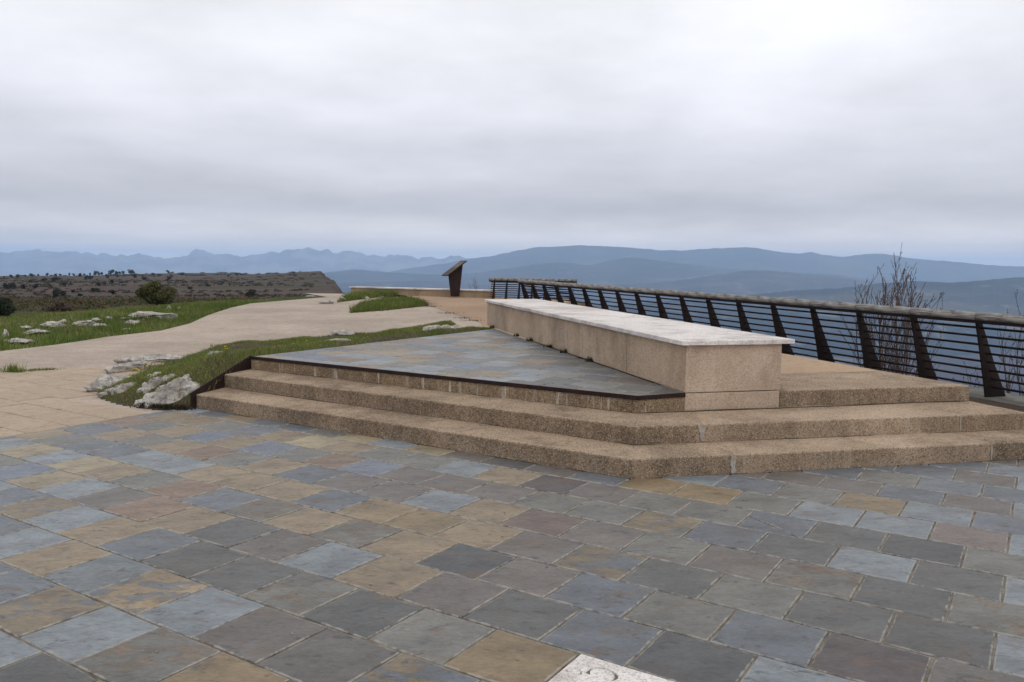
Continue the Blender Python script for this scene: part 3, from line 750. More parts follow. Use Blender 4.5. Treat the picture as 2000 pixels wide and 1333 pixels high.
def seam(a, b, z, w_=.012, h_=.006):
    d = (V2(b) - V2(a)).normalized(); n_ = Vector((d.y, -d.x)); k_ = 26; V, Fc = [], []
    for i in range(k_ + 1):
        p = V2(a).lerp(V2(b), i / k_); ww = w_ * rnd.uniform(.35, 1.5); hh = h_ * rnd.uniform(.5, 1.4)
        V += [(p.x + n_.x * ww, p.y + n_.y * ww, z - .002), (p.x - n_.x * .012, p.y - n_.y * .012, z + hh), (p.x - n_.x * .012, p.y - n_.y * .012, z - .004)]
    for i in range(k_): Fc += [[i * 3, i * 3 + 3, i * 3 + 4, i * 3 + 1], [i * 3 + 2, i * 3 + 1, i * 3 + 4, i * 3 + 5]]
    return pl(mesh_np('dirt_seam', V, Fc, DIRT))
PATCH = m_simple('repair_mortar', lin(176, 168, 156, .8), lin(150, 142, 130, .8), 25, .95, .6, .006, 60)
def patch(a, b, t, z0, z1, w0, w1):      # pale repair mortar smeared over a joint in the riser
    d = (V2(b) - V2(a)).normalized(); n_ = Vector((d.y, -d.x)); L_ = (V2(b) - V2(a)).length; c_ = V2(a) + d * (L_ * t); R, Q = [], []
    for i in range(7):
        f = i / 6; z = z0 + (z1 - z0) * f; w_ = w0 + (w1 - w0) * f
        R.append((d * (w_ * rnd.uniform(.3, .7)), z)); Q.append((d * (-w_ * rnd.uniform(.3, .7)), z))
    ring = [(c_ + o + n_ * .0055, z) for o, z in Q] + [(c_ + o + n_ * .0055, z) for o, z in R[::-1]]
    back = [(p - n_ * .012, z) for p, z in ring]; n = len(ring)
    return pl(mesh_np('mortar_patch', [(p.x, p.y, z) for p, z in ring + back], [list(range(n)), [n + k for k in range(n)][::-1]] + [[k, n + k, n + (k + 1) % n, (k + 1) % n] for k in range(n)], PATCH))
patch(Cn[1], Rt[1], .207, .005, .139, .035, .045); patch(Cn[2], Rt[2], .157, .16, .288, .02, .07); patch(Cn[1], Rt[1], .79, .01, .135, .012, .02); patch(Cn[2], Rt[2], .815, .16, .288, .01, .014)
for t_, w_ in ((.10, .012), (.62, .02), (.66, .014), (.72, .03), (.79, .012), (.86, .015), (.93, .016)): patch(L[3], Cn[3], t_, .302, .41, w_ * 1.3, w_ * .35)
seam(L[1], Cn[1], .0); seam(Cn[1], Rt[1], .0); seam(L[2], Cn[2], .15); seam(Cn[2], Rt[2], .15); seam(L[3], Cn[3], .30); seam(Cn[3], Rt[3], .30)
TRI = [(-3.12, 9.75), (1.10, 7.065), (1.552, 7.27), (-.30, 14.25)]
pl(mesh_np('slate_bed', [(p[0], p[1], .442) for p in TRI], [[0, 1, 2, 3]], MORT))
def in_poly(poly, d):
    r = []
    n = len(poly); c0 = (sum(p[0] for p in poly) / n, sum(p[1] for p in poly) / n)
    for p in poly:
        v = Vector((c0[0] - p[0], c0[1] - p[1])); v.normalize(); r.append((p[0] + v.x * d, p[1] + v.y * d))
    return r
tri_in = in_poly(TRI, .014); tp = []
k = 0; vv = 5.55
while vv < 12.4:
    u = -9.2 + .203 * (k % 2)
    while u < -1.5:
        g = .004; uu = u + rnd.uniform(-.01, .01)
        poly = clip_convex([xy(uu + g, vv + g), xy(u + .406 - g, vv + g), xy(u + .406 - g, vv + .402 - g), xy(uu + g, vv + .402 - g)], tri_in)
        if len(poly) > 2 and area(poly) > .003:
            cy_ = sum(p[1] for p in poly) / len(poly); cxm = sum(p[0] for p in poly) / len(poly)
            ch = rnd.choice('BBGVP') if cxm > .3 else rnd.choice('bBbTVRPLVTb')
            tp.append((poly, tile_color(ch), 1 / cy_))
        u += .406
    vv += .404; k += 1
nb4 = len(col.objects)
before = set(col.objects)
put_tiles(tp, 'slate_slab', .452, None, SLATE, 298, thick=.009)
for o in set(col.objects) - before: pl(o)
def plate(name, p, q_, z0a, z1a, z0b, z1b, th, side):
    d = (V2(q_) - V2(p)).normalized(); n_ = Vector((d.y, -d.x)) * side
    a, b = V2(p), V2(q_)
    vs_ = [(a.x, a.y, z0a), (b.x, b.y, z0b), (b.x, b.y, z1b), (a.x, a.y, z1a)]
    vs_ += [(x + n_.x * th, y + n_.y * th, z) for x, y, z in vs_]
    o = mesh_np(name, vs_, [[0, 1, 2, 3], [7, 6, 5, 4], [0, 4, 5, 1], [1, 5, 6, 2], [2, 6, 7, 3], [3, 7, 4, 0]], STEEL); return o
pl(plate('steel_edge', L[3], Cn[3], .420, .4575, .420, .4575, .010, 1))
pl(plate('steel_edge', Cn[3], bA, .420, .4575, .420, .4575, .010, 1))
l0 = (-3.43, 8.70); l9 = (-3.128, 9.78)
pl(plate('steel_stringer', l0, l9, -.02, .175, -.02, .462, .014, -1))

# ------------------------------------------------------------------ long bench
bench = empty('stone_bench', (1.5, 10, .45)); tag(bench, 'long low concrete bench with a white limestone seat on the platform', 'bench')
binv = Matrix.Translation((-1.5, -10, -.45))
def bn(o): o.parent = bench; o.matrix_parent_inverse = binv; return o
NL, NR, FR, FL = (1.555, 7.275), (2.474, 7.508), (.385, 15.38), (-.462, 14.98)
tsb = [0, .172, .345, .52, .69, .85, 1]
for i in range(6):
    e = .0007
    a, b = tsb[i] + (e if i else 0), tsb[i + 1] - e
    bn(prism('bench_block', [lerp2(NL, FL, a), lerp2(NR, FR, a), lerp2(NR, FR, b), lerp2(NL, FL, b)], .4565, .883, BENCH if i else BENCH, bevel=.006, cuts=4, rough=.004))
bn(prism('front_panel', [(1.552, 7.2655), (2.478, 7.4985), (2.4745, 7.5065), (1.5545, 7.274)], .4575, .884, STEPL, bevel=.0015))
bn(prism('seat_slab', [(1.505, 7.205), (2.60, 7.50), (.455, 15.47), (-.515, 15.03)], .886, .926, TOPS, bevel=.006, cuts=6, rough=.005))

# ------------------------------------------------------------------ railing over the valley
def railing(name, P0, d, length, n_bays, lab, z_rail, z_foot, lean, base_w=.33, thk=.009):
    d = Vector(d).normalized(); out = Vector((d.y, -d.x, 0))
    root = empty(name, (P0[0], P0[1], z_foot)); inv = Matrix.Translation((-P0[0], -P0[1], -z_foot))
    tag(root, lab, 'railing')
    def pr_(o): o.parent = root; o.matrix_parent_inverse = inv; return o
    P0 = Vector((P0[0], P0[1], 0)); bay = length / n_bays; H = z_rail - z_foot
    bm_me = None
    for i in range(n_bays + 1):
        c_ = P0 + d * (bay * i)
        prof = []     # inner edge bottom->top, outer edge top->bottom, slightly curved blade
        for t in (0, .33, .66, 1): prof.append((-base_w * .5 - lean * .72 * t ** 1.1 + .0, t))
        for t in (1, .66, .33, 0): prof.append((base_w * .5 - (lean * .72 + base_w * .74) * t ** .92, t))
        V = []
        for s_ in (-thk, thk):
            for o_, t in prof:
                p = c_ + out * o_ + d * s_; V.append((p.x, p.y, z_foot + H * .965 * t))
        n = len(prof); Fc = [[n + k for k in range(n)], list(range(n))[::-1]] + [[k, (k + 1) % n, n + (k + 1) % n, n + k] for k in range(n)]
        pr_(mesh_np('post', V, Fc, DARKS))
    ctr = lambda t: (-base_w * .5 - lean * .72 * t ** 1.1 + base_w * .5 - (lean * .72 + base_w * .74) * t ** .92) * .5
    for k in range(8):
        t = .125 + .735 * k / 7
        o_ = ctr(t); p, q_ = P0 + out * o_ - d * .12, P0 + out * o_ + d * (length + .12)
        V, Fc = tube([(p.x, p.y, z_foot + H * t), (q_.x, q_.y, z_foot + H * t)], [.0145, .0145], 8)
        pr_(mesh_np('bar', V, Fc, DARKS, smooth=False))
    offc = out * (ctr(1) - .01)
    p = P0 + offc - d * .2; q_ = P0 + offc + d * (length + .2); hw = .05
    V = [(b_.x + out.x * sg * hw, b_.y + out.y * sg * hw, z_rail - zz_) for zz_ in (.085, .045) for b_ in (p, q_) for sg in (-1, 1)]
    pr_(mesh_np('rail_channel', V, [[0, 1, 3, 2], [4, 6, 7, 5], [0, 4, 5, 1], [2, 3, 7, 6], [0, 2, 6, 4], [1, 5, 7, 3]], DARKS))
    for i in range(-1, n_bays + 1):
        a = bay * i + .5 * 0; b = a + bay
        a, b = max(a, -.22), min(b, length + .22)
        if b - a < .05: continue
        off = out * (ctr(1) - .01)
        p = P0 + off + d * (a + .006); Lg = b - a - .012; r = .056
        V, Fc = [], []
        ns = 14; seg = 5
        for j in range(seg + 1):
            tt = j / seg; rr = r * (1 + rnd.uniform(-.03, .03)) * (.93 if j in (0, seg) else 1)
            for m in range(ns):
                an = 2 * math.pi * m / ns; V.append((Lg * tt, rr * math.cos(an) * (1 + .03 * math.sin(3 * an + i)), rr * math.sin(an)))
        for j in range(seg):
            for m in range(ns): Fc.append([j * ns + m, j * ns + (m + 1) % ns, (j + 1) * ns + (m + 1) % ns, (j + 1) * ns + m])
        Fc.append(list(range(ns))[::-1]); Fc.append([seg * ns + m for m in range(ns)])
        o = mesh_np('handrail_log', V, Fc, LOG, smooth=True); o.location = (p.x, p.y, z_rail + rnd.uniform(-.004, .004)); o.rotation_euler = (rnd.uniform(0, 6), 0, math.atan2(d.y, d.x))
        o.rotation_euler = (0, 0, math.atan2(d.y, d.x)); pr_(o)
    return root
n_post_len = 1.045
start = RB - RD * (n_post_len * 5)
railing('railing', (start.x, start.y), RD, n_post_len * 22, 22, 'long dark steel railing with weathered log handrail beside the bench', 1.0, -.02, .33)
fr0, fr1 = Vector((-.70, 29.72, 0)), Vector((2.05, 29.2, 0))
railing('railing', (fr0.x, fr0.y), (fr1 - fr0), (fr1 - fr0).length, 6, 'short far steel railing closing the end of the walkway', .985, .27, .2, .3, .022)
# concrete kerb under the railing
kb = [rb(-7, -.28), rb(-7, .42), rb(18.2, .42), rb(18.2, -.28)]
kerb = prism('retaining_kerb', kb[::-1] if area(kb) < 0 else kb, -1.3, -.015, KERB, bevel=.01); tag(kerb, 'grey concrete kerb under the posts of the long railing', 'kerb')

# ------------------------------------------------------------------ low end wall
wl_ = empty('low_wall', (-3.6, 31.6, .2)); tag(wl_, 'low tan wall with a white coping behind the lectern', 'wall')
winv = Matrix.Translation((3.6, -31.6, -.2))
wd_ = (wallR - wallL).normalized(); wn_ = Vector((-wd_.y, wd_.x))
def wpoly(a, b, w0, w1):
    p0, p1 = wallL + wd_ * a, wallL + wd_ * b
    r = [p0 + wn_ * w0, p1 + wn_ * w0, p1 + wn_ * w1, p0 + wn_ * w1]; return [(p.x, p.y) for p in r]
WLEN = (wallR - wallL).length
for i in range(4):
    o = prism('wall_block', wpoly(WLEN * i / 4 + .002, WLEN * (i + 1) / 4 - .002, 0, .35), -.3, .535, WALLM, bevel=.006); o.parent = wl_; o.matrix_parent_inverse = winv
for i in range(5):
    o = prism('coping_stone', wpoly(WLEN * i / 5 + .002 - (.05 if i == 0 else 0), WLEN * (i + 1) / 5 - .002 + (.05 if i == 4 else 0), -.05, .40), .537, .588, TOPS, bevel=.006); o.parent = wl_; o.matrix_parent_inverse = winv

# ------------------------------------------------------------------ lectern sign
sz = .33
lec = empty('information_lectern', (-2.143, 30.6, sz)); tag(lec, 'rusted steel lectern with a slanted panel on a tapered pedestal', 'lectern')
lec.rotation_euler = (0, 0, 0)
lp = Acc()
ped = [(-.14, 0), (.145, 0), (.275, 1.17), (-.235, .80)]      # side outline: x along the panel's slope, z up
th = .17
ax = Vector((math.cos(math.radians(24)), math.sin(math.radians(24)), 0)); ay = Vector((-ax.y, ax.x, 0))
def lv(x, y, z): p = ax * x + ay * y; return (p.x, p.y, z)
V = [lv(x, -th / 2, z) for x, z in ped] + [lv(x, th / 2, z) for x, z in ped]
mesh_np('pedestal', V, [[0, 1, 2, 3], [7, 6, 5, 4], [0, 4, 5, 1], [1, 5, 6, 2], [2, 6, 7, 3], [3, 7, 4, 0]], STEEL, lec)
def slab(xa, za, xb, zb, hw, t0, t1):
    dx, dz_ = xb - xa, zb - za; Ls = math.hypot(dx, dz_); nx_, nz_ = -dz_ / Ls, dx / Ls
    q_ = [(xa + nx_ * t0, za + nz_ * t0), (xb + nx_ * t0, zb + nz_ * t0), (xb + nx_ * t1, zb + nz_ * t1), (xa + nx_ * t1, za + nz_ * t1)]
    V = [lv(x, -hw, z) for x, z in q_] + [lv(x, hw, z) for x, z in q_]
    return V, [[0, 1, 2, 3], [7, 6, 5, 4], [0, 4, 5, 1], [1, 5, 6, 2], [2, 6, 7, 3], [3, 7, 4, 0]]
PANEL = m_simple('panel_face', lin(96, 80, 74, .7), lin(78, 64, 60, .7), 7, .75, .1, .002, 40, .2)
PRINT = m_simple('panel_print', lin(110, 100, 86, .7), lin(128, 106, 96, .7), 9, .7, 0, .002, 40, .2)
V, Fc = slab(-.40, .755, .36, 1.30, .32, 0, .03); pn = mesh_np('panel', V, Fc, STEEL, lec)
V, Fc = slab(-.39, .762, .35, 1.293, .31, .031, .034); mesh_np('panel_face', V, Fc, PANEL, pn)
V, Fc = slab(.0, 1.042, .30, 1.257, .25, .0345, .037); mesh_np('printed_plate', V, Fc, PRINT, pn)

# ------------------------------------------------------------------ grass banks
A3 = V2(L[3])
ISL1 = [(-3.43, 8.66), (-3.95, 8.72), (-4.45, 9.05), at(190, 770)[:2], (-5.15, 10.6), at(300, 714)[:2], at(330, 702)[:2], at(430, 674)[:2], at(520, 668)[:2], at(600, 662)[:2], at(740, 652)[:2], at(830, 640)[:2], at(880, 634)[:2], (-.95, 18.0), (-.66, 16.8), (-.47, 14.98), (-.3, 14.25), (-3.14, 9.75)]
ISL1 = [tuple(p) for p in ISL1]
def h1(x, y):
    u, v = uvof(x, y); e = np.maximum(0, (x - A3.x) * -DU[0] + (y - A3.y) * -DU[1])
    b = .44 * np.clip((v - 5.25) / 1.15, 0, 1) * (1 - ss(.1, 2.3, e))
    edge = ss(0, .5, dist_poly(ISL1, x, y)); vv_ = np.minimum(1, e / .3)
    return zg(x, y) + b + .07 * edge + (fbm(x * 1.7, y * 1.7, None, 3, 33) - .5) * .10 * edge * vv_ - .01
ISL2 = [atg(*p) for p in [(683, 611), (760, 605), (836, 597), (806, 588), (760, 590), (705, 596)]]
ISL3 = [atg(*p) for p in [(657, 591), (720, 583), (783, 576), (740, 575), (690, 579)]]
def mound(poly, hgt, seed):
    def f(x, y): d = dist_poly(poly, x, y); return zg(x, y) + hgt * ss(0, 1.3, d) + (fbm(x * 1.5, y * 1.5, None, 3, seed) - .5) * .12 * ss(0, .6, d)
    return f
h2, h3 = mound(ISL2, .10, 41), mound(ISL3, .09, 43)
def bank(name, poly, hf, st, lab):
    xs = [p[0] for p in poly]; ys = [p[1] for p in poly]
    gx, gy = np.arange(min(xs), max(xs) + st, st), np.arange(min(ys), max(ys) + st, st)
    XX, YY = np.meshgrid(gx, gy); m = inside(poly, XX, YY)
    cellm = m[:-1, :-1] | m[1:, :-1] | m[:-1, 1:] | m[1:, 1:]
    cellm &= inside(poly, XX[:-1, :-1] + st / 2, YY[:-1, :-1] + st / 2)
    ii = np.arange(XX.size).reshape(XX.shape)
    qd = np.stack([ii[:-1, :-1], ii[:-1, 1:], ii[1:, 1:], ii[1:, :-1]], -1)[cellm]
    ZZ = np.where(m, hf(XX, YY), zg(XX, YY) - .02)
    return tag(mesh_np(name, np.stack([XX, YY, ZZ], -1).reshape(-1, 3), qd, SOIL, smooth=True), kind='structure')
bank('grass_bank', ISL1, h1, .11, '')
bank('grass_bank', ISL2, h2, .2, ''); bank('grass_bank', ISL3, h3, .2, '')
def blades(name, P, hgt, wid, cols_, lab, lean=.5):
    N = len(P); an = rng.uniform(0, 2 * math.pi, N); h = hgt * rng.uniform(.45, 1.25, N); wv = wid * rng.uniform(.6, 1.3, N)
    sx, sy = np.cos(an) * wv / 2, np.sin(an) * wv / 2
    la = rng.uniform(0, 2 * math.pi, N); lm = h * lean * rng.uniform(.1, 1.2, N)
    V = np.empty((N, 3, 3)); V[:, 0] = P; V[:, 1] = P; V[:, 2] = P
    V[:, 0, 0] -= sx; V[:, 0, 1] -= sy; V[:, 1, 0] += sx; V[:, 1, 1] += sy
    V[:, 2, 0] += np.cos(la) * lm; V[:, 2, 1] += np.sin(la) * lm; V[:, 2, 2] += h; V[:, :2, 2] -= .01
    ci = np.array(cols_)[rng.integers(0, len(cols_), N)]
    cl_ = fbm(P[:, 0] * .9, P[:, 1] * .9, None, 3, 55)
    ci = ci * (.65 + .7 * cl_)[:, None]
    T = np.ones((N, 3, 4)); T[:, :, :3] = ci[:, None, :]
    o = mesh_np(name, V.reshape(-1, 3), np.arange(3 * N).reshape(N, 3), GRASS, attrs={'tint': T.reshape(-1, 4)})
    return tag(o, lab, 'grass', kind='stuff')
def scatter(poly, n, hf, dens=None):
    xs = [p[0] for p in poly]; ys = [p[1] for p in poly]
    x = rng.uniform(min(xs), max(xs), n * 4); y = rng.uniform(min(ys), max(ys), n * 4)
    m = inside(poly, x, y)
    if dens is not None: m &= rng.uniform(0, 1, len(x)) < dens(x, y)
    x, y = x[m][:n], y[m][:n]
    return np.stack([x, y, hf(x, y)], -1)
GC = [lin(120, 136, 58, .88), lin(102, 124, 52, .88), lin(144, 142, 78, .88), lin(86, 106, 46, .88), lin(152, 140, 96, .88), lin(112, 128, 58, .88)]
dn = lambda x, y: .14 + .86 * ss(.38, .54, fbm(x * 1.3, y * 1.3, None, 3, 71))
def dn1(x, y):
    u, v = uvof(x, y); return dn(x, y) * ss(5.15, 5.65, v - .25 * (u + 8.2))
blades('grass', scatter(ISL1, 120000, h1, dn1), .038, .009, GC, 'short green grass on the bank beside the slate platform', 1.0)
tuft = scatter(ISL1, 260, h1, lambda x, y: dn1(x, y) * ss(.52, .62, fbm(x * .8, y * .8, None, 2, 72)))
tp_ = np.repeat(tuft, 45, 0); tp_[:, :2] += rng.normal(0, .06, (len(tp_), 2)); tp_[:, 2] = h1(tp_[:, 0], tp_[:, 1])
blades('tall_grass', tp_, .075, .009, GC[:4], 'taller dark grass tufts on the bank beside the slate platform', .7)
blades('grass', scatter(ISL2, 20000, h2), .11, .02, GC, 'thick green grass on the pointed island in the path', .6)
blades('grass', scatter(ISL3, 14000, h3), .1, .02, GC, 'green grass on the small island by the end wall', .6)
for pol, hf_, lb in ((ISL2, h2, 'taller grass tufts on the pointed island in the path'), (ISL3, h3, 'taller grass tufts on the small island by the end wall')):
    tf_ = scatter(pol, 150, hf_); t2 = np.repeat(tf_, 40, 0); t2[:, :2] += rng.normal(0, .1, (len(t2), 2)); t2 = t2[inside(pol, t2[:, 0], t2[:, 1])]; t2[:, 2] = hf_(t2[:, 0], t2[:, 1])
    blades('tall_grass', t2, .20, .02, GC[:4], lb, .6)
# verge on the far side of the path
vp = left_edge[2:] + [(-9.2, 34.2), (-8.4, 38), (-13, 52), (-26, 60), (-40, 44), (-34, 26), (-24, 12)]
Gz = lambda x, y: G(x, y) - .05
nearE = lambda x, y: dist_poly(left_edge[2:], x, y, False)
blades('grass', scatter(vp, 150000, lambda x, y: G(x, y) - .05, lambda x, y: np.clip(1.1 - nearE(x, y) / 9, .12, 1) * (.3 + .7 * ss(.35, .5, fbm(x * .5, y * .5, None, 3, 73)))), .075, .022, GC, 'green grass verge along the far edge of the path', .7)
ed = scatter(vp, 1300, Gz, lambda x, y: np.clip(1 - nearE(x, y) / 3.5, 0, 1))
tp_ = np.repeat(ed, 60, 0); tp_[:, :2] += rng.normal(0, .13, (len(tp_), 2)); tp_ = tp_[inside(vp, tp_[:, 0], tp_[:, 1])]; tp_[:, 2] = G(tp_[:, 0], tp_[:, 1]) - .04
blades('tall_grass', tp_, .15, .018, [GC[0], GC[1], GC[3], lin(92, 108, 48, .85)], 'taller grass fringe along the far edge of the path', .6)
# heather and low scrub behind the verge
def leaf_cloud(centres, radii, n, size, cols_, flat=1.0):
    C = np.array(centres); Rr = np.array(radii); k_ = rng.integers(0, len(C), n)
    d = rng.normal(size=(n, 3)); d /= np.linalg.norm(d, axis=1)[:, None]; rad = rng.uniform(.35, 1, n) ** .5
    P = C[k_] + d * Rr[k_] * rad[:, None]
    a = rng.normal(size=(n, 3)); a /= np.linalg.norm(a, axis=1)[:, None]; b = np.cross(a, rng.normal(size=(n, 3))); b /= np.linalg.norm(b, axis=1)[:, None]
    s_ = size * rng.uniform(.6, 1.4, n)[:, None]
    V = np.stack([P - a * s_, P + b * s_ * .5, P + a * s_, P - b * s_ * .5], 1)
    ci = np.array(cols_)[rng.integers(0, len(cols_), n)] * rng.uniform(.7, 1.25, n)[:, None]
    T = np.ones((n, 4, 4)); T[:, :, :3] = ci[:, None]
    return V.reshape(-1, 3), np.arange(4 * n).reshape(n, 4), T.reshape(-1, 4)
hp = scatter([(-17, 31), (-13.2, 40), (-12, 52), (-26, 62), (-48, 58), (-46, 34), (-30, 26)], 520, Gz)
V, Fc, T = leaf_cloud(hp + [0, 0, .08], np.stack([rng.uniform(.4, 1.0, len(hp)), rng.uniform(.4, 1.0, len(hp)), rng.uniform(.12, .34, len(hp))], -1), 60000, .055,
                      [lin(86, 84, 48, .85), lin(76, 82, 42, .85), lin(100, 82, 56, .85), lin(108, 84, 58, .85), lin(66, 72, 38, .85)])
tag(mesh_np('heath', V, Fc, LEAF, attrs={'tint': T}), 'dark green and brown low heath behind the verge', 'heath', kind='stuff')

# ------------------------------------------------------------------ rocks
def ico(sub):
    bm = bmesh.new(); bmesh.ops.create_icosphere(bm, subdivisions=sub, radius=1)
    V = np.array([v.co[:] for v in bm.verts]); Fc = np.array([[v.index for v in f.verts] for f in bm.faces]); bm.free(); return V, Fc
ICO = {s_: ico(s_) for s_ in (2, 3, 4, 5)}
nrock = [0]
def rock(loc, size, rz=0, tilt=(0, 0), lab='', grp=None, sub=4, rough=1.0, name='limestone_rock', cat='rock'):
    nrock[0] += 1; sd_ = nrock[0] * 3.7
    V, Fc = ICO[sub]; V = V.copy()
    q_ = V * 1.3 + sd_
    V = np.sign(V) * np.abs(V) ** .85
    rr_ = random.Random(nrock[0] * 13)
    for _ in range(11):
        nv = np.array([rr_.gauss(0, 1), rr_.gauss(0, 1), rr_.gauss(0, .8)]); nv /= np.linalg.norm(nv); dd_ = rr_.uniform(.52, .86)
        V = V - np.maximum(0, V @ nv - dd_)[:, None] * nv * .92
    r = 1 + rough * ((fbm(q_[:, 0], q_[:, 1], q_[:, 2], 2, 5) - .5) * .5 - np.maximum(0, .16 - np.abs(fbm(q_[:, 0] * 1.6, q_[:, 1] * 1.6, q_[:, 2] * 1.6, 3, 9) - .5)) * 1.5 + (fbm(q_[:, 0] * 6, q_[:, 1] * 6, q_[:, 2] * 6, 3, 15) - .5) * .16)
    V = V * r[:, None] * np.array(size)
    V[:, 2] = np.where(V[:, 2] < 0, V[:, 2] * .45, V[:, 2])
    o = mesh_np(name, V, Fc, ROCK, smooth=True)
    o.location = loc; o.rotation_euler = (tilt[0], tilt[1], rz)
    return tag(o, lab, cat, grp)
def rk(px, py, w_px, h_px, depth, rz, lab, z=0, tilt=(0, 0), sub=4, **k):
    p = at(px, py, z); s_ = p.y / FPX
    return rock((p.x, p.y, z + .0), (w_px * s_ / 2 * 1.2, depth * 1.05, h_px * s_ * .95), rz, tilt, lab, sub=sub, **k)
RZ = math.radians
rk(222, 752, 92, 22, .26, RZ(35), 'flat white limestone rock at the left tip of the bank', sub=5)
rk(262, 772, 120, 36, .30, RZ(28), 'broad grey limestone rock at the front of the bank edge', sub=5, tilt=(.1, 0))
rk(318, 772, 76, 46, .26, RZ(48), 'lumpy grey limestone rock in the middle of the bank edge', sub=5, z=.03)
rk(346, 778, 112, 40, .15, RZ(34), 'long white limestone rock leaning against the steel stringer', sub=5, z=.08, tilt=(-.1, -.25))
rk(300, 750, 70, 26, .16, RZ(20), 'small pale limestone rock just below the yellow flowers', z=.10)
rk(352, 752, 58, 22, .2, RZ(10), 'brownish limestone rock tucked under the grass above the others', z=.14)
rk(372, 752, 50, 16, .12, RZ(30), 'thin white limestone rock beside the top of the rock group', z=.17)
rk(262, 722, 70, 22, .5, RZ(-30), 'long pale limestone ledge along the left side of the bank')
rk(304, 704, 66, 15, .6, RZ(-34), 'low grey limestone ledge further along the left side of the bank')
rk(205, 762, 62, 20, .2, RZ(10), 'low cracked limestone rock at the very left of the group', sub=4)
rk(292, 790, 60, 30, .16, RZ(40), 'dark cracked limestone rock at the front of the group', sub=4)
rk(330, 792, 54, 26, .14, RZ(60), 'small pitted limestone rock beside the long leaning one', sub=4)
p = at(425, 697, .28); rock((p.x, p.y, .27), (.17, .22, .12), .6, (0, 0), 'single grey rock in the grass above the steel stringer')
def bank_rock(px, py, z, sx, sy, sz_, lab, hf=h1, **k):
    p = at(px, py, z); zz = float(hf(np.array([p.x]), np.array([p.y]))[0]); return rock((p.x, p.y, zz), (sx, sy, sz_), rnd.uniform(0, 3), (0, 0), lab, sub=3, **k)
bank_rock(650, 675, .36, .42, .22, .07, 'pale pitted rock at the slate edge near the yellow flowers')
bank_rock(750, 660, .33, .36, .12, .06, 'long white stone in the grass left of the bench end')
bank_rock(815, 653, .33, .12, .1, .04, 'small white stone in the grass behind the long white stone')
bank_rock(553, 676, .2, .12, .1, .05, 'small white stone at the left of the yellow flowers')
bank_rock(672, 652, .1, .3, .25, .1, 'pale stone at the path side of the bank')
for i, (px, py, s_, lab) in enumerate([(838, 634, .34, 'grey rubble stone at the left of the heap by the bench end'), (862, 634, .3, 'dark rubble stone in the heap by the bench end'), (884, 634, .30, 'white rubble stone in the middle of the heap by the bench end'), (905, 636, .28, 'pale rubble stone near the right of the heap'), (926, 637, .27, 'brown rubble stone next to the bench end'), (942, 637, .22, 'small rubble stone touching the bench end')]):
    p = at(px, py, .22); rock((p.x, p.y, float(h1(np.array([p.x]), np.array([p.y]))[0]) + .02), (s_, s_ * .8, s_ * .42), i, (0, 0), lab, sub=4, rough=1.5)
for i, (px, py, wpx, h_, lab) in enumerate([(640, 592, 36, .1, 'grey ledge of rock at the left tip of the far island'), (668, 588, 20, .14, 'pale rock behind the ledge on the far island'), (718, 584, 12, .1, 'white stone at the front of the far island'), (738, 580, 22, .1, 'pale flat stone at the right of the far island'), (792, 598, 14, .07, 'white stone at the front of the pointed island'), (772, 589, 10, .1, 'white stone in the grass of the pointed island')]):
    x_, y_ = atg(px, py); s_ = y_ / FPX * wpx / 2; hh = h2 if px > 760 else h3
    zz = float(hh(np.array([x_]), np.array([y_]))[0]); rock((x_, y_, zz), (s_, s_ * .8, h_), .2, (0, 0), lab, sub=3)
fld_lab = ['long white outcrop in the verge nearest the lone bush', 'white outcrop in front of the long outcrop in the verge', 'white rock right of the middle of the verge', 'broad white outcrop in the middle of the verge', 'white slab beside the broad outcrop in the verge', 'white rock at the back of the broad outcrop', 'low white outcrop left of the broad one', 'small white rock behind the low outcrop', 'long thin white slab at the left of the verge', 'tan bare rock patch near the left frame edge', 'dark round boulder near the left frame edge', 'small white rock left of the yellow flowers in the verge', 'white rock below the lone bush', 'white stone between the lone bush and the path', 'flat stone on the verge close to the path', 'pale low rock where the verge meets the far path', 'small pale rock behind the far end of the verge']
for lab, (px, py, wpx, hpx) in zip(fld_lab, [(300, 618, 96, 9), (258, 630, 26, 8), (213, 621, 14, 5), (160, 630, 36, 8), (196, 636, 18, 6), (188, 623, 16, 4), (110, 635, 40, 8), (122, 628, 9, 5), (74, 648, 46, 7), (34, 664, 52, 6), (12, 655, 16, 12), (52, 638, 14, 4), (330, 602, 10, 6), (350, 603, 5, 4), (248, 642, 18, 3), (608, 579, 24, 3), (632, 577, 16, 3)]):
    p, D = hit(px, py); s_ = D / FPX
    o = rock((p.x, p.y, p.z - .03), (wpx * s_ / 2 * 1.3, wpx * s_ * .4 + .12, hpx * s_ * 1.15), rnd.uniform(-.2, .2), (0, 0), lab, sub=4 if wpx > 30 else 3, rough=1.3)

# pebbles on the slate
for px, py in [(306, 1275), (484, 902), (724, 1143), (985, 1003), (981, 1049), (1068, 1108), (733, 942), (570, 1240)]:
    p = at(px, py, 0); o = rock((p.x, p.y, .003), (.009, .007, .007), rnd.uniform(0, 3), (0, 0), 'tiny pale pebble lying on the slate paving', 'pebbles on the slate', sub=2, name='pebble', cat='pebble')

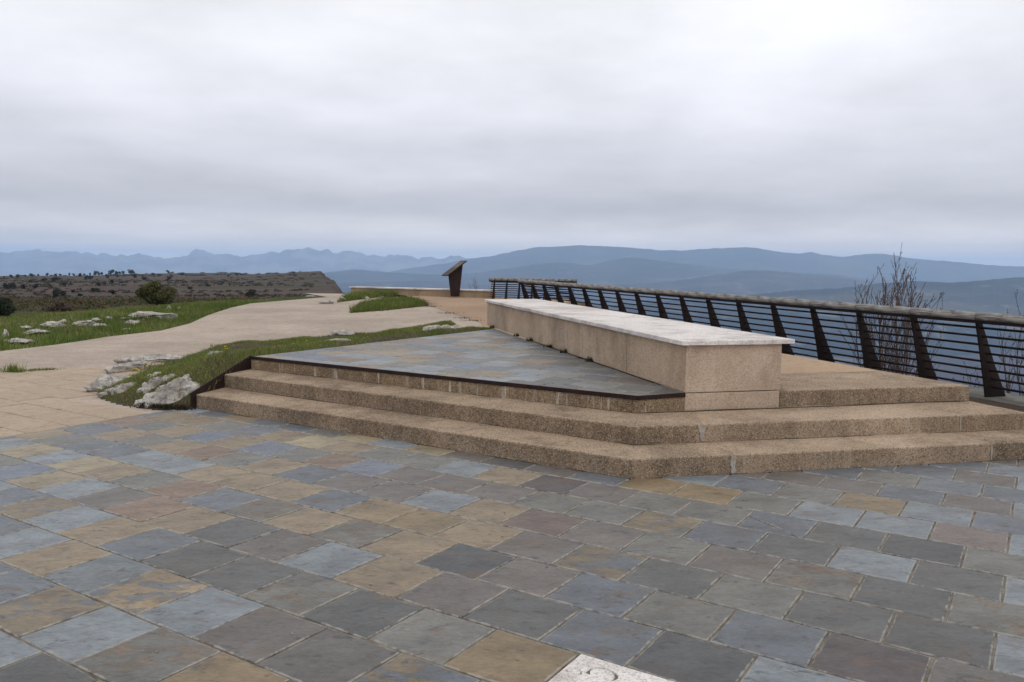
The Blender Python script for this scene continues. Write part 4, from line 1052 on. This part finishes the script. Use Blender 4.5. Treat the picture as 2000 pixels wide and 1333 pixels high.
# ------------------------------------------------------------------ flowers and weeds
def flowers(px, py, z, n, spread, lab, hf):
    p = at(px, py, z); a = Acc(); st = Acc()
    for i in range(n):
        x, y = p.x + rnd.gauss(0, spread), p.y + rnd.gauss(0, spread); zz = float(hf(np.array([x]), np.array([y]))[0]); h = rnd.uniform(.07, .13); r = rnd.uniform(.012, .02)
        V = [(x, y, zz + h)]; ph = rnd.uniform(0, 6)
        for k in range(10):
            rr = r if k % 2 == 0 else r * .55; V.append((x + rr * math.cos(ph + k * .628), y + rr * math.sin(ph + k * .628) - .003, zz + h + rr * .55 + rnd.uniform(-.003, .003)))
        a.add(V, [[0, k + 1, (k + 1) % 10 + 1] for k in range(10)])
        st.add(*tube([(x, y, zz - .02), (x, y, zz + h)], [.002, .0015], 3))
    root = empty('flower_clump', (p.x, p.y, z)); tag(root, lab, 'flowers'); inv = Matrix.Translation((-p.x, -p.y, -z))
    for o in (a.build('blossoms', YEL), st.build('stalks', BARK)): o.parent = root; o.matrix_parent_inverse = inv; o['kind'] = 'stuff'
flowers(283, 738, .05, 26, .10, 'bright yellow flowers above the front rocks', h1)
flowers(576, 680, .3, 26, .16, 'largest clump of yellow flowers at the slate edge', h1)
flowers(618, 668, .3, 8, .12, 'few yellow flowers behind the largest clump', h1)
flowers(702, 668, .33, 5, .1, 'two or three yellow flowers left of the long white stone', h1)
flowers(445, 719, .3, 3, .03, 'single yellow flower beside the steel stringer', h1)
p, D = hit(141, 645); flowers(141, 645, p.z, 8, .14, 'yellow flowers out in the verge', lambda x, y: G(x, y))
p, D = hit(62, 641); flowers(62, 641, p.z, 8, .2, 'yellowish flowers further left in the verge', lambda x, y: G(x, y))
def weed(x, y, z, r, n, h, lab, cols_, grp=None):
    P = np.stack([x + rng.normal(0, r, n), y + rng.normal(0, r * .6, n), np.full(n, z)], -1)
    N = n; an = rng.uniform(0, 6.28, N); V = np.repeat(P[:, None, :], 3, 1); wv = .006
    V[:, 0, 0] -= np.cos(an) * wv; V[:, 1, 0] += np.cos(an) * wv; V[:, 0, 1] -= np.sin(an) * wv; V[:, 1, 1] += np.sin(an) * wv
    la = rng.uniform(0, 6.28, N); hh = h * rng.uniform(.4, 1.2, N); V[:, 2, 0] += np.cos(la) * hh * .5; V[:, 2, 1] += np.sin(la) * hh * .5; V[:, 2, 2] += hh
    T = np.ones((N, 3, 4)); T[:, :, :3] = np.array(cols_)[rng.integers(0, len(cols_), N)][:, None]
    return tag(mesh_np('weed_tuft', V.reshape(-1, 3), np.arange(3 * N).reshape(N, 3), GRASS, attrs={'tint': T.reshape(-1, 4)}), lab, 'weed', grp, 'stuff')
p = at(24, 727); weed(p.x, p.y, 0, .08, 160, .13, 'green weed tuft growing in the seam of the path', GC[:4])
for px in (50, 62, 75, 90, 100):
    p = at(px, 727 - (px - 20) * .055); weed(p.x, p.y, 0, .06, 60, .035, 'low moss and grass growing along the seam of the path', GC, 'moss along the path seam')
for t in (.30, .42, .5, .62, .72, .93):
    p = lerp2(NL, FL, t); weed(p[0] - .02, p[1], .45, .03, 70, .06, 'small dark weed at the foot of the bench', [lin(84, 76, 56, .7), lin(70, 74, 44, .7)], 'weeds along the bench foot')
for px, py in ((842, 599), (878, 612), (905, 622), (921, 627)):
    x_, y_ = atg(px, py); weed(x_, y_, float(zg(x_, y_)), .16, 70, .05, 'brown weeds in the joint between path and gravel walk', [lin(92, 80, 60, .7), lin(80, 74, 50, .7)], 'weeds in the path joint')
# moss and dead grass gathered at the foot of the first step's left end
for i in range(6):
    weed(-3.52 - .09 * i, 8.66 + .03 * i, .0, .05, 120, .06, 'dark moss at the left foot of the lowest step', [lin(56, 54, 34, .7), lin(66, 56, 40, .7)], 'moss at the step foot')

# ------------------------------------------------------------------ shrubs and trees
def bush(name, loc, rx, ry, rzz, n, leaf, cols_, lab, cat, grp=None, lobes=9, trunk=True):
    root = empty(name, loc); tag(root, lab, cat, grp)
    cs_, rs_ = [], []
    for i in range(lobes):
        a = rnd.uniform(0, 6.28); t = rnd.uniform(.1, .85); hz = rnd.uniform(.2, 1.25) * (1.1 - .35 * t)
        cs_.append((math.cos(a) * t * rx * .8, math.sin(a) * t * ry * .8, rzz * hz)); k_ = rnd.uniform(.25, .48); rs_.append((rx * k_, ry * k_, rzz * k_ * .85))
    V, Fc, T = leaf_cloud(cs_, rs_, n, leaf, cols_); V[:, 2] = np.maximum(V[:, 2], rzz * .12)
    mesh_np('crown', V, Fc, LEAF, root, attrs={'tint': T})
    if trunk:
        tr = Acc()
        for i in range(5):
            e = Vector(cs_[i]); tr.add(*tube([(0, 0, -.1), (e.x * .3, e.y * .3, rzz * .3), tuple(e)], [rx * .05, rx * .035, rx * .012], 6))
        tr.build('trunk', BARK, root)
    return root
p, D = hit(306, 596)
sb = D / FPX
bush('juniper_bush', (p.x, p.y, p.z - .05), 40 * sb, 34 * sb, 33 * sb, 7000, 2.2 * sb, [lin(104, 102, 50, .85), lin(84, 88, 42, .85), lin(122, 108, 56, .85), lin(66, 74, 36, .85)], 'lone round olive green bush standing behind the verge', 'bush', lobes=16)
p, D = hit(-6, 618); sb = D / FPX
bush('conifer', (p.x, p.y, p.z - .05), 34 * sb, 30 * sb, 30 * sb, 4500, 2.4 * sb, [lin(52, 62, 36, .8), lin(40, 52, 30, .8), lin(66, 72, 42, .8)], 'dark green conifer cut by the left frame edge', 'tree', lobes=14)
p, D = hit(122, 608); sb = D / FPX
bush('brown_bush', (p.x, p.y, p.z - .05), 30 * sb, 26 * sb, 14 * sb, 2000, 2.2 * sb, [lin(104, 88, 78, .85), lin(116, 98, 84, .85), lin(92, 78, 68, .85)], 'low brown leafless bush behind the verge', 'bush', lobes=10)
DKG = [lin(52, 54, 42, .8), lin(44, 48, 38, .8), lin(60, 60, 46, .8)]
# small trees: three crown shapes, each placed many times
protos = []
for v_ in range(3):
    cs_, rs_ = [], []
    for i in range(10):
        a = rnd.uniform(0, 6.28); hz = rnd.uniform(.12, .82); t = rnd.uniform(0, .32) * (1.15 - hz if v_ == 0 else 1)
        cs_.append((math.cos(a) * t, math.sin(a) * t, hz)); k_ = rnd.uniform(.16, .28) * (1.3 - .6 * hz if v_ == 0 else 1.1); rs_.append((k_, k_, k_ * .8))
    V, Fc, T = leaf_cloud(cs_, rs_, 620, .075, DKG); V[:, 2] = np.maximum(V[:, 2], .02)
    tv, tf = tube([(0, 0, -.1), (0, 0, .6)], [.05, .02], 5)
    n0 = len(V); V2_ = np.concatenate([V, np.array([tuple(q_) for q_ in tv])]); T2 = np.concatenate([T, np.tile([[*lin(60, 50, 44, .8), 1]], (len(tv), 1))])
    Fl = [list(map(int, f)) for f in Fc] + [[i + n0 for i in f] for f in tf]
    o = mesh_np('pine_tree', V2_, Fl, LEAF, attrs={'tint': T2}); protos.append(o.data); bpy.data.objects.remove(o)
ridge = [(8, 544, 4), (22, 543, 5), (35, 543, 6), (50, 542, 4), (62, 541, 5), (75, 540, 4), (93, 539, 5), (108, 538, 4), (118, 538, 4), (136, 537, 5), (144, 536, 4), (165, 535, 4), (176, 534, 5), (187, 534, 7), (193, 534, 5), (199, 533, 5), (217, 533, 8), (228, 532, 6), (233, 532, 5), (241, 532, 5), (257, 532, 8), (262, 532, 4), (328, 533, 5), (338, 533, 3)]
mid_t = [(157, 541, 6), (262, 543, 6), (283, 548, 7), (298, 539, 5), (330, 547, 6), (355, 539, 5), (218, 554, 6), (210, 544, 5), (230, 542, 6), (170, 547, 7), (177, 546, 6), (125, 558, 6), (138, 557, 5), (107, 552, 9), (85, 551, 7), (45, 565, 8), (70, 564, 8), (24, 565, 12), (10, 565, 10), (193, 559, 6), (204, 556, 5), (181, 572, 8), (190, 571, 7), (112, 578, 12), (124, 580, 10), (108, 583, 9), (157, 580, 6), (220, 576, 8), (142, 572, 5), (490, 581, 13), (482, 582, 8), (462, 539, 4), (446, 541, 4), (435, 556, 5), (405, 560, 5), (372, 566, 6), (60, 553, 5), (97, 560, 4), (148, 590, 6), (300, 556, 4)]
for lst, lab, grp in ((ridge, 'tiny dark pine on the skyline of the brown plateau', 'pines on the plateau skyline'), (mid_t, 'small dark scrub tree on the brown plateau', 'scrub trees on the plateau')):
    for i, (px, py, h_) in enumerate(lst):
        p, D = hit(px, py)
        for dy in range(1, 40):
            if 14 < D < 640 and p.y > 14: break
            p, D = hit(px, py + dy * .4)
        if D < 14 or D > 1100: continue
        o = bpy.data.objects.new('pine_tree' if lst is ridge else 'scrub_tree', protos[i % 3]); col.objects.link(o)
        s_ = h_ * D / FPX * 1.35; wx = rnd.uniform(.9, 1.3) * (1.25 if lst is mid_t else 1.0)
        o.location = p; o.scale = (s_ * wx, s_ * wx, s_); o.rotation_euler = (0, 0, rnd.uniform(0, 6.28)); tag(o, lab, 'tree', grp)

ns_ = 1900
sa = rng.uniform(-.66, -.24, ns_); sD = np.exp(rng.uniform(math.log(48), math.log(480), ns_))
sx_, sy_ = sa * sD, sD
keep = inside(EDGE, sx_, sy_) & (fbm(sx_ / 40, sy_ / 16, None, 3, 88) > .47)
sx_, sy_, sD = sx_[keep], sy_[keep], sD[keep]
rr2 = sD * rng.uniform(.0008, .0022, len(sD)) + .12
C_ = np.stack([sx_, sy_, G(sx_, sy_) + rr2 * .15], -1)
n_ = len(C_) * 26; k_ = np.repeat(np.arange(len(C_)), 26); dv_ = rng.normal(size=(n_, 3)); dv_ /= np.linalg.norm(dv_, axis=1)[:, None]
P_ = C_[k_] + dv_ * rr2[k_][:, None] * np.array([1.6, 1.6, .55]) * rng.uniform(.3, 1, n_)[:, None]
a_ = rng.normal(size=(n_, 3)); a_ /= np.linalg.norm(a_, axis=1)[:, None]; b_ = np.cross(a_, rng.normal(size=(n_, 3))); b_ /= np.linalg.norm(b_, axis=1)[:, None]
sz_ = rr2[k_][:, None] * .42
V = np.stack([P_ - a_ * sz_, P_ + b_ * sz_ * .6, P_ + a_ * sz_, P_ - b_ * sz_ * .6], 1).reshape(-1, 3)
cc4 = np.array([lin(68, 63, 48, .8), lin(78, 68, 57, .8), lin(62, 60, 44, .8), lin(84, 73, 64, .8)])[rng.integers(0, 4, len(C_))][k_]
T = np.ones((n_, 4, 4)); T[:, :, :3] = cc4[:, None]
tag(mesh_np('scrub', V, np.arange(4 * n_).reshape(n_, 4), LEAF, attrs={'tint': T.reshape(-1, 4)}), 'low dark scrub scattered over the brown plateau', 'scrub', kind='stuff')
def bare_shrub(loc, stems, height, spread, lab, seed, thick=.016, cap=9.0):
    r = random.Random(seed); root = empty('bare_shrub', loc); tag(root, lab, 'shrub')
    tw = Acc()
    def grow(P, d, Lr, rad, lev, acc):
        pts = [P]; rr = [rad]; n = max(3, int(Lr / .10)); p = Vector(P); d = Vector(d)
        for i in range(n):
            d = (d + Vector((r.gauss(0, .055), r.gauss(0, .055), .035 if lev else .05))).normalized(); p = p + d * (Lr / n)
            if p.z > cap - 1.3 * abs(p.x) - r.uniform(0, .5) * (lev > 0 or r.random() < .5): break
            pts.append(p.copy()); rr.append(max(rad * (1 - .75 * (i + 1) / n), .0028))
            if lev < 3 and i > 0 and r.random() < (.85 if lev == 0 else .62):
                a = r.uniform(0, 6.28); sd_ = Vector((math.cos(a), math.sin(a), r.uniform(.4, .9))).normalized()
                nd = (d * .75 + sd_ * .6).normalized(); grow(p, nd, Lr * r.uniform(.16, .34) * (1 - .35 * i / n), rr[-1] * .6, lev + 1, tw)
            elif lev >= 1 and r.random() < .3:      # winter buds
                b = p + Vector((r.gauss(0, .006), r.gauss(0, .006), .004)); tw.add(*tube([b, b + d * .014], [.008, .003], 4))
        if len(pts) > 1: acc.add(*tube(pts, rr, 5 if lev == 0 else 4))
    for i in range(stems):
        a = r.uniform(0, 6.28); k_ = (i + .5) / stems * 2 - 1
        st = Acc(); grow((k_ * spread * .3 + r.gauss(0, .05), r.gauss(0, .15), -.2), (k_ * spread * .32 + r.gauss(0, .045), r.gauss(0, .1), 1), height * (1 - .42 * abs(k_) ** 1.3) * r.uniform(.78, 1.04), thick * r.uniform(.7, 1.2), 0, st)
        st.build('stem', BARK, root, smooth=True)
    tw.build('twigs', BARK, root)
    return root
p = ray(1742, 740) * 12.6; bare_shrub((p.x, p.y, -1.25), 19, 3.6, .62, 'tall bare leafless shrub rising behind the long railing', 5, .016, 3.38)
p = ray(1905, 740) * 12.0; bare_shrub((p.x, p.y, -1.6), 14, 1.9, 1.1, 'lower bare shrub behind the railing between the two taller ones', 8, .013)
p = ray(2010, 740) * 11.6; bare_shrub((p.x, p.y, -1.4), 14, 2.4, .9, 'bare shrub cut by the right frame edge', 9)
p = ray(937, 575) * 37; bare_shrub((p.x, p.y, -.9), 7, 2.0, 1.6, 'small distant bare shrub behind the low wall', 12, .02)

# ------------------------------------------------------------------ air over the valley
q = bpy.data.materials.new('air'); q.use_nodes = True; t = q.node_tree; t.nodes.clear()
om = t.nodes.new('ShaderNodeOutputMaterial'); pv = t.nodes.new('ShaderNodeVolumePrincipled')
pv.inputs['Color'].default_value = (.49, .69, 1.0, 1); pv.inputs['Density'].default_value = 1.75e-4; pv.inputs['Anisotropy'].default_value = 0.0
t.links.new(pv.outputs[0], om.inputs['Volume'])
bm = bmesh.new(); bmesh.ops.create_cube(bm, size=1)
for v in bm.verts: v.co = Vector((v.co.x * 44000, 7200 + v.co.y * 19000, -50 + v.co.z * 460))
tag(from_bm('haze', bm, q), 'pale blue haze filling the valley', 'haze', kind='stuff')
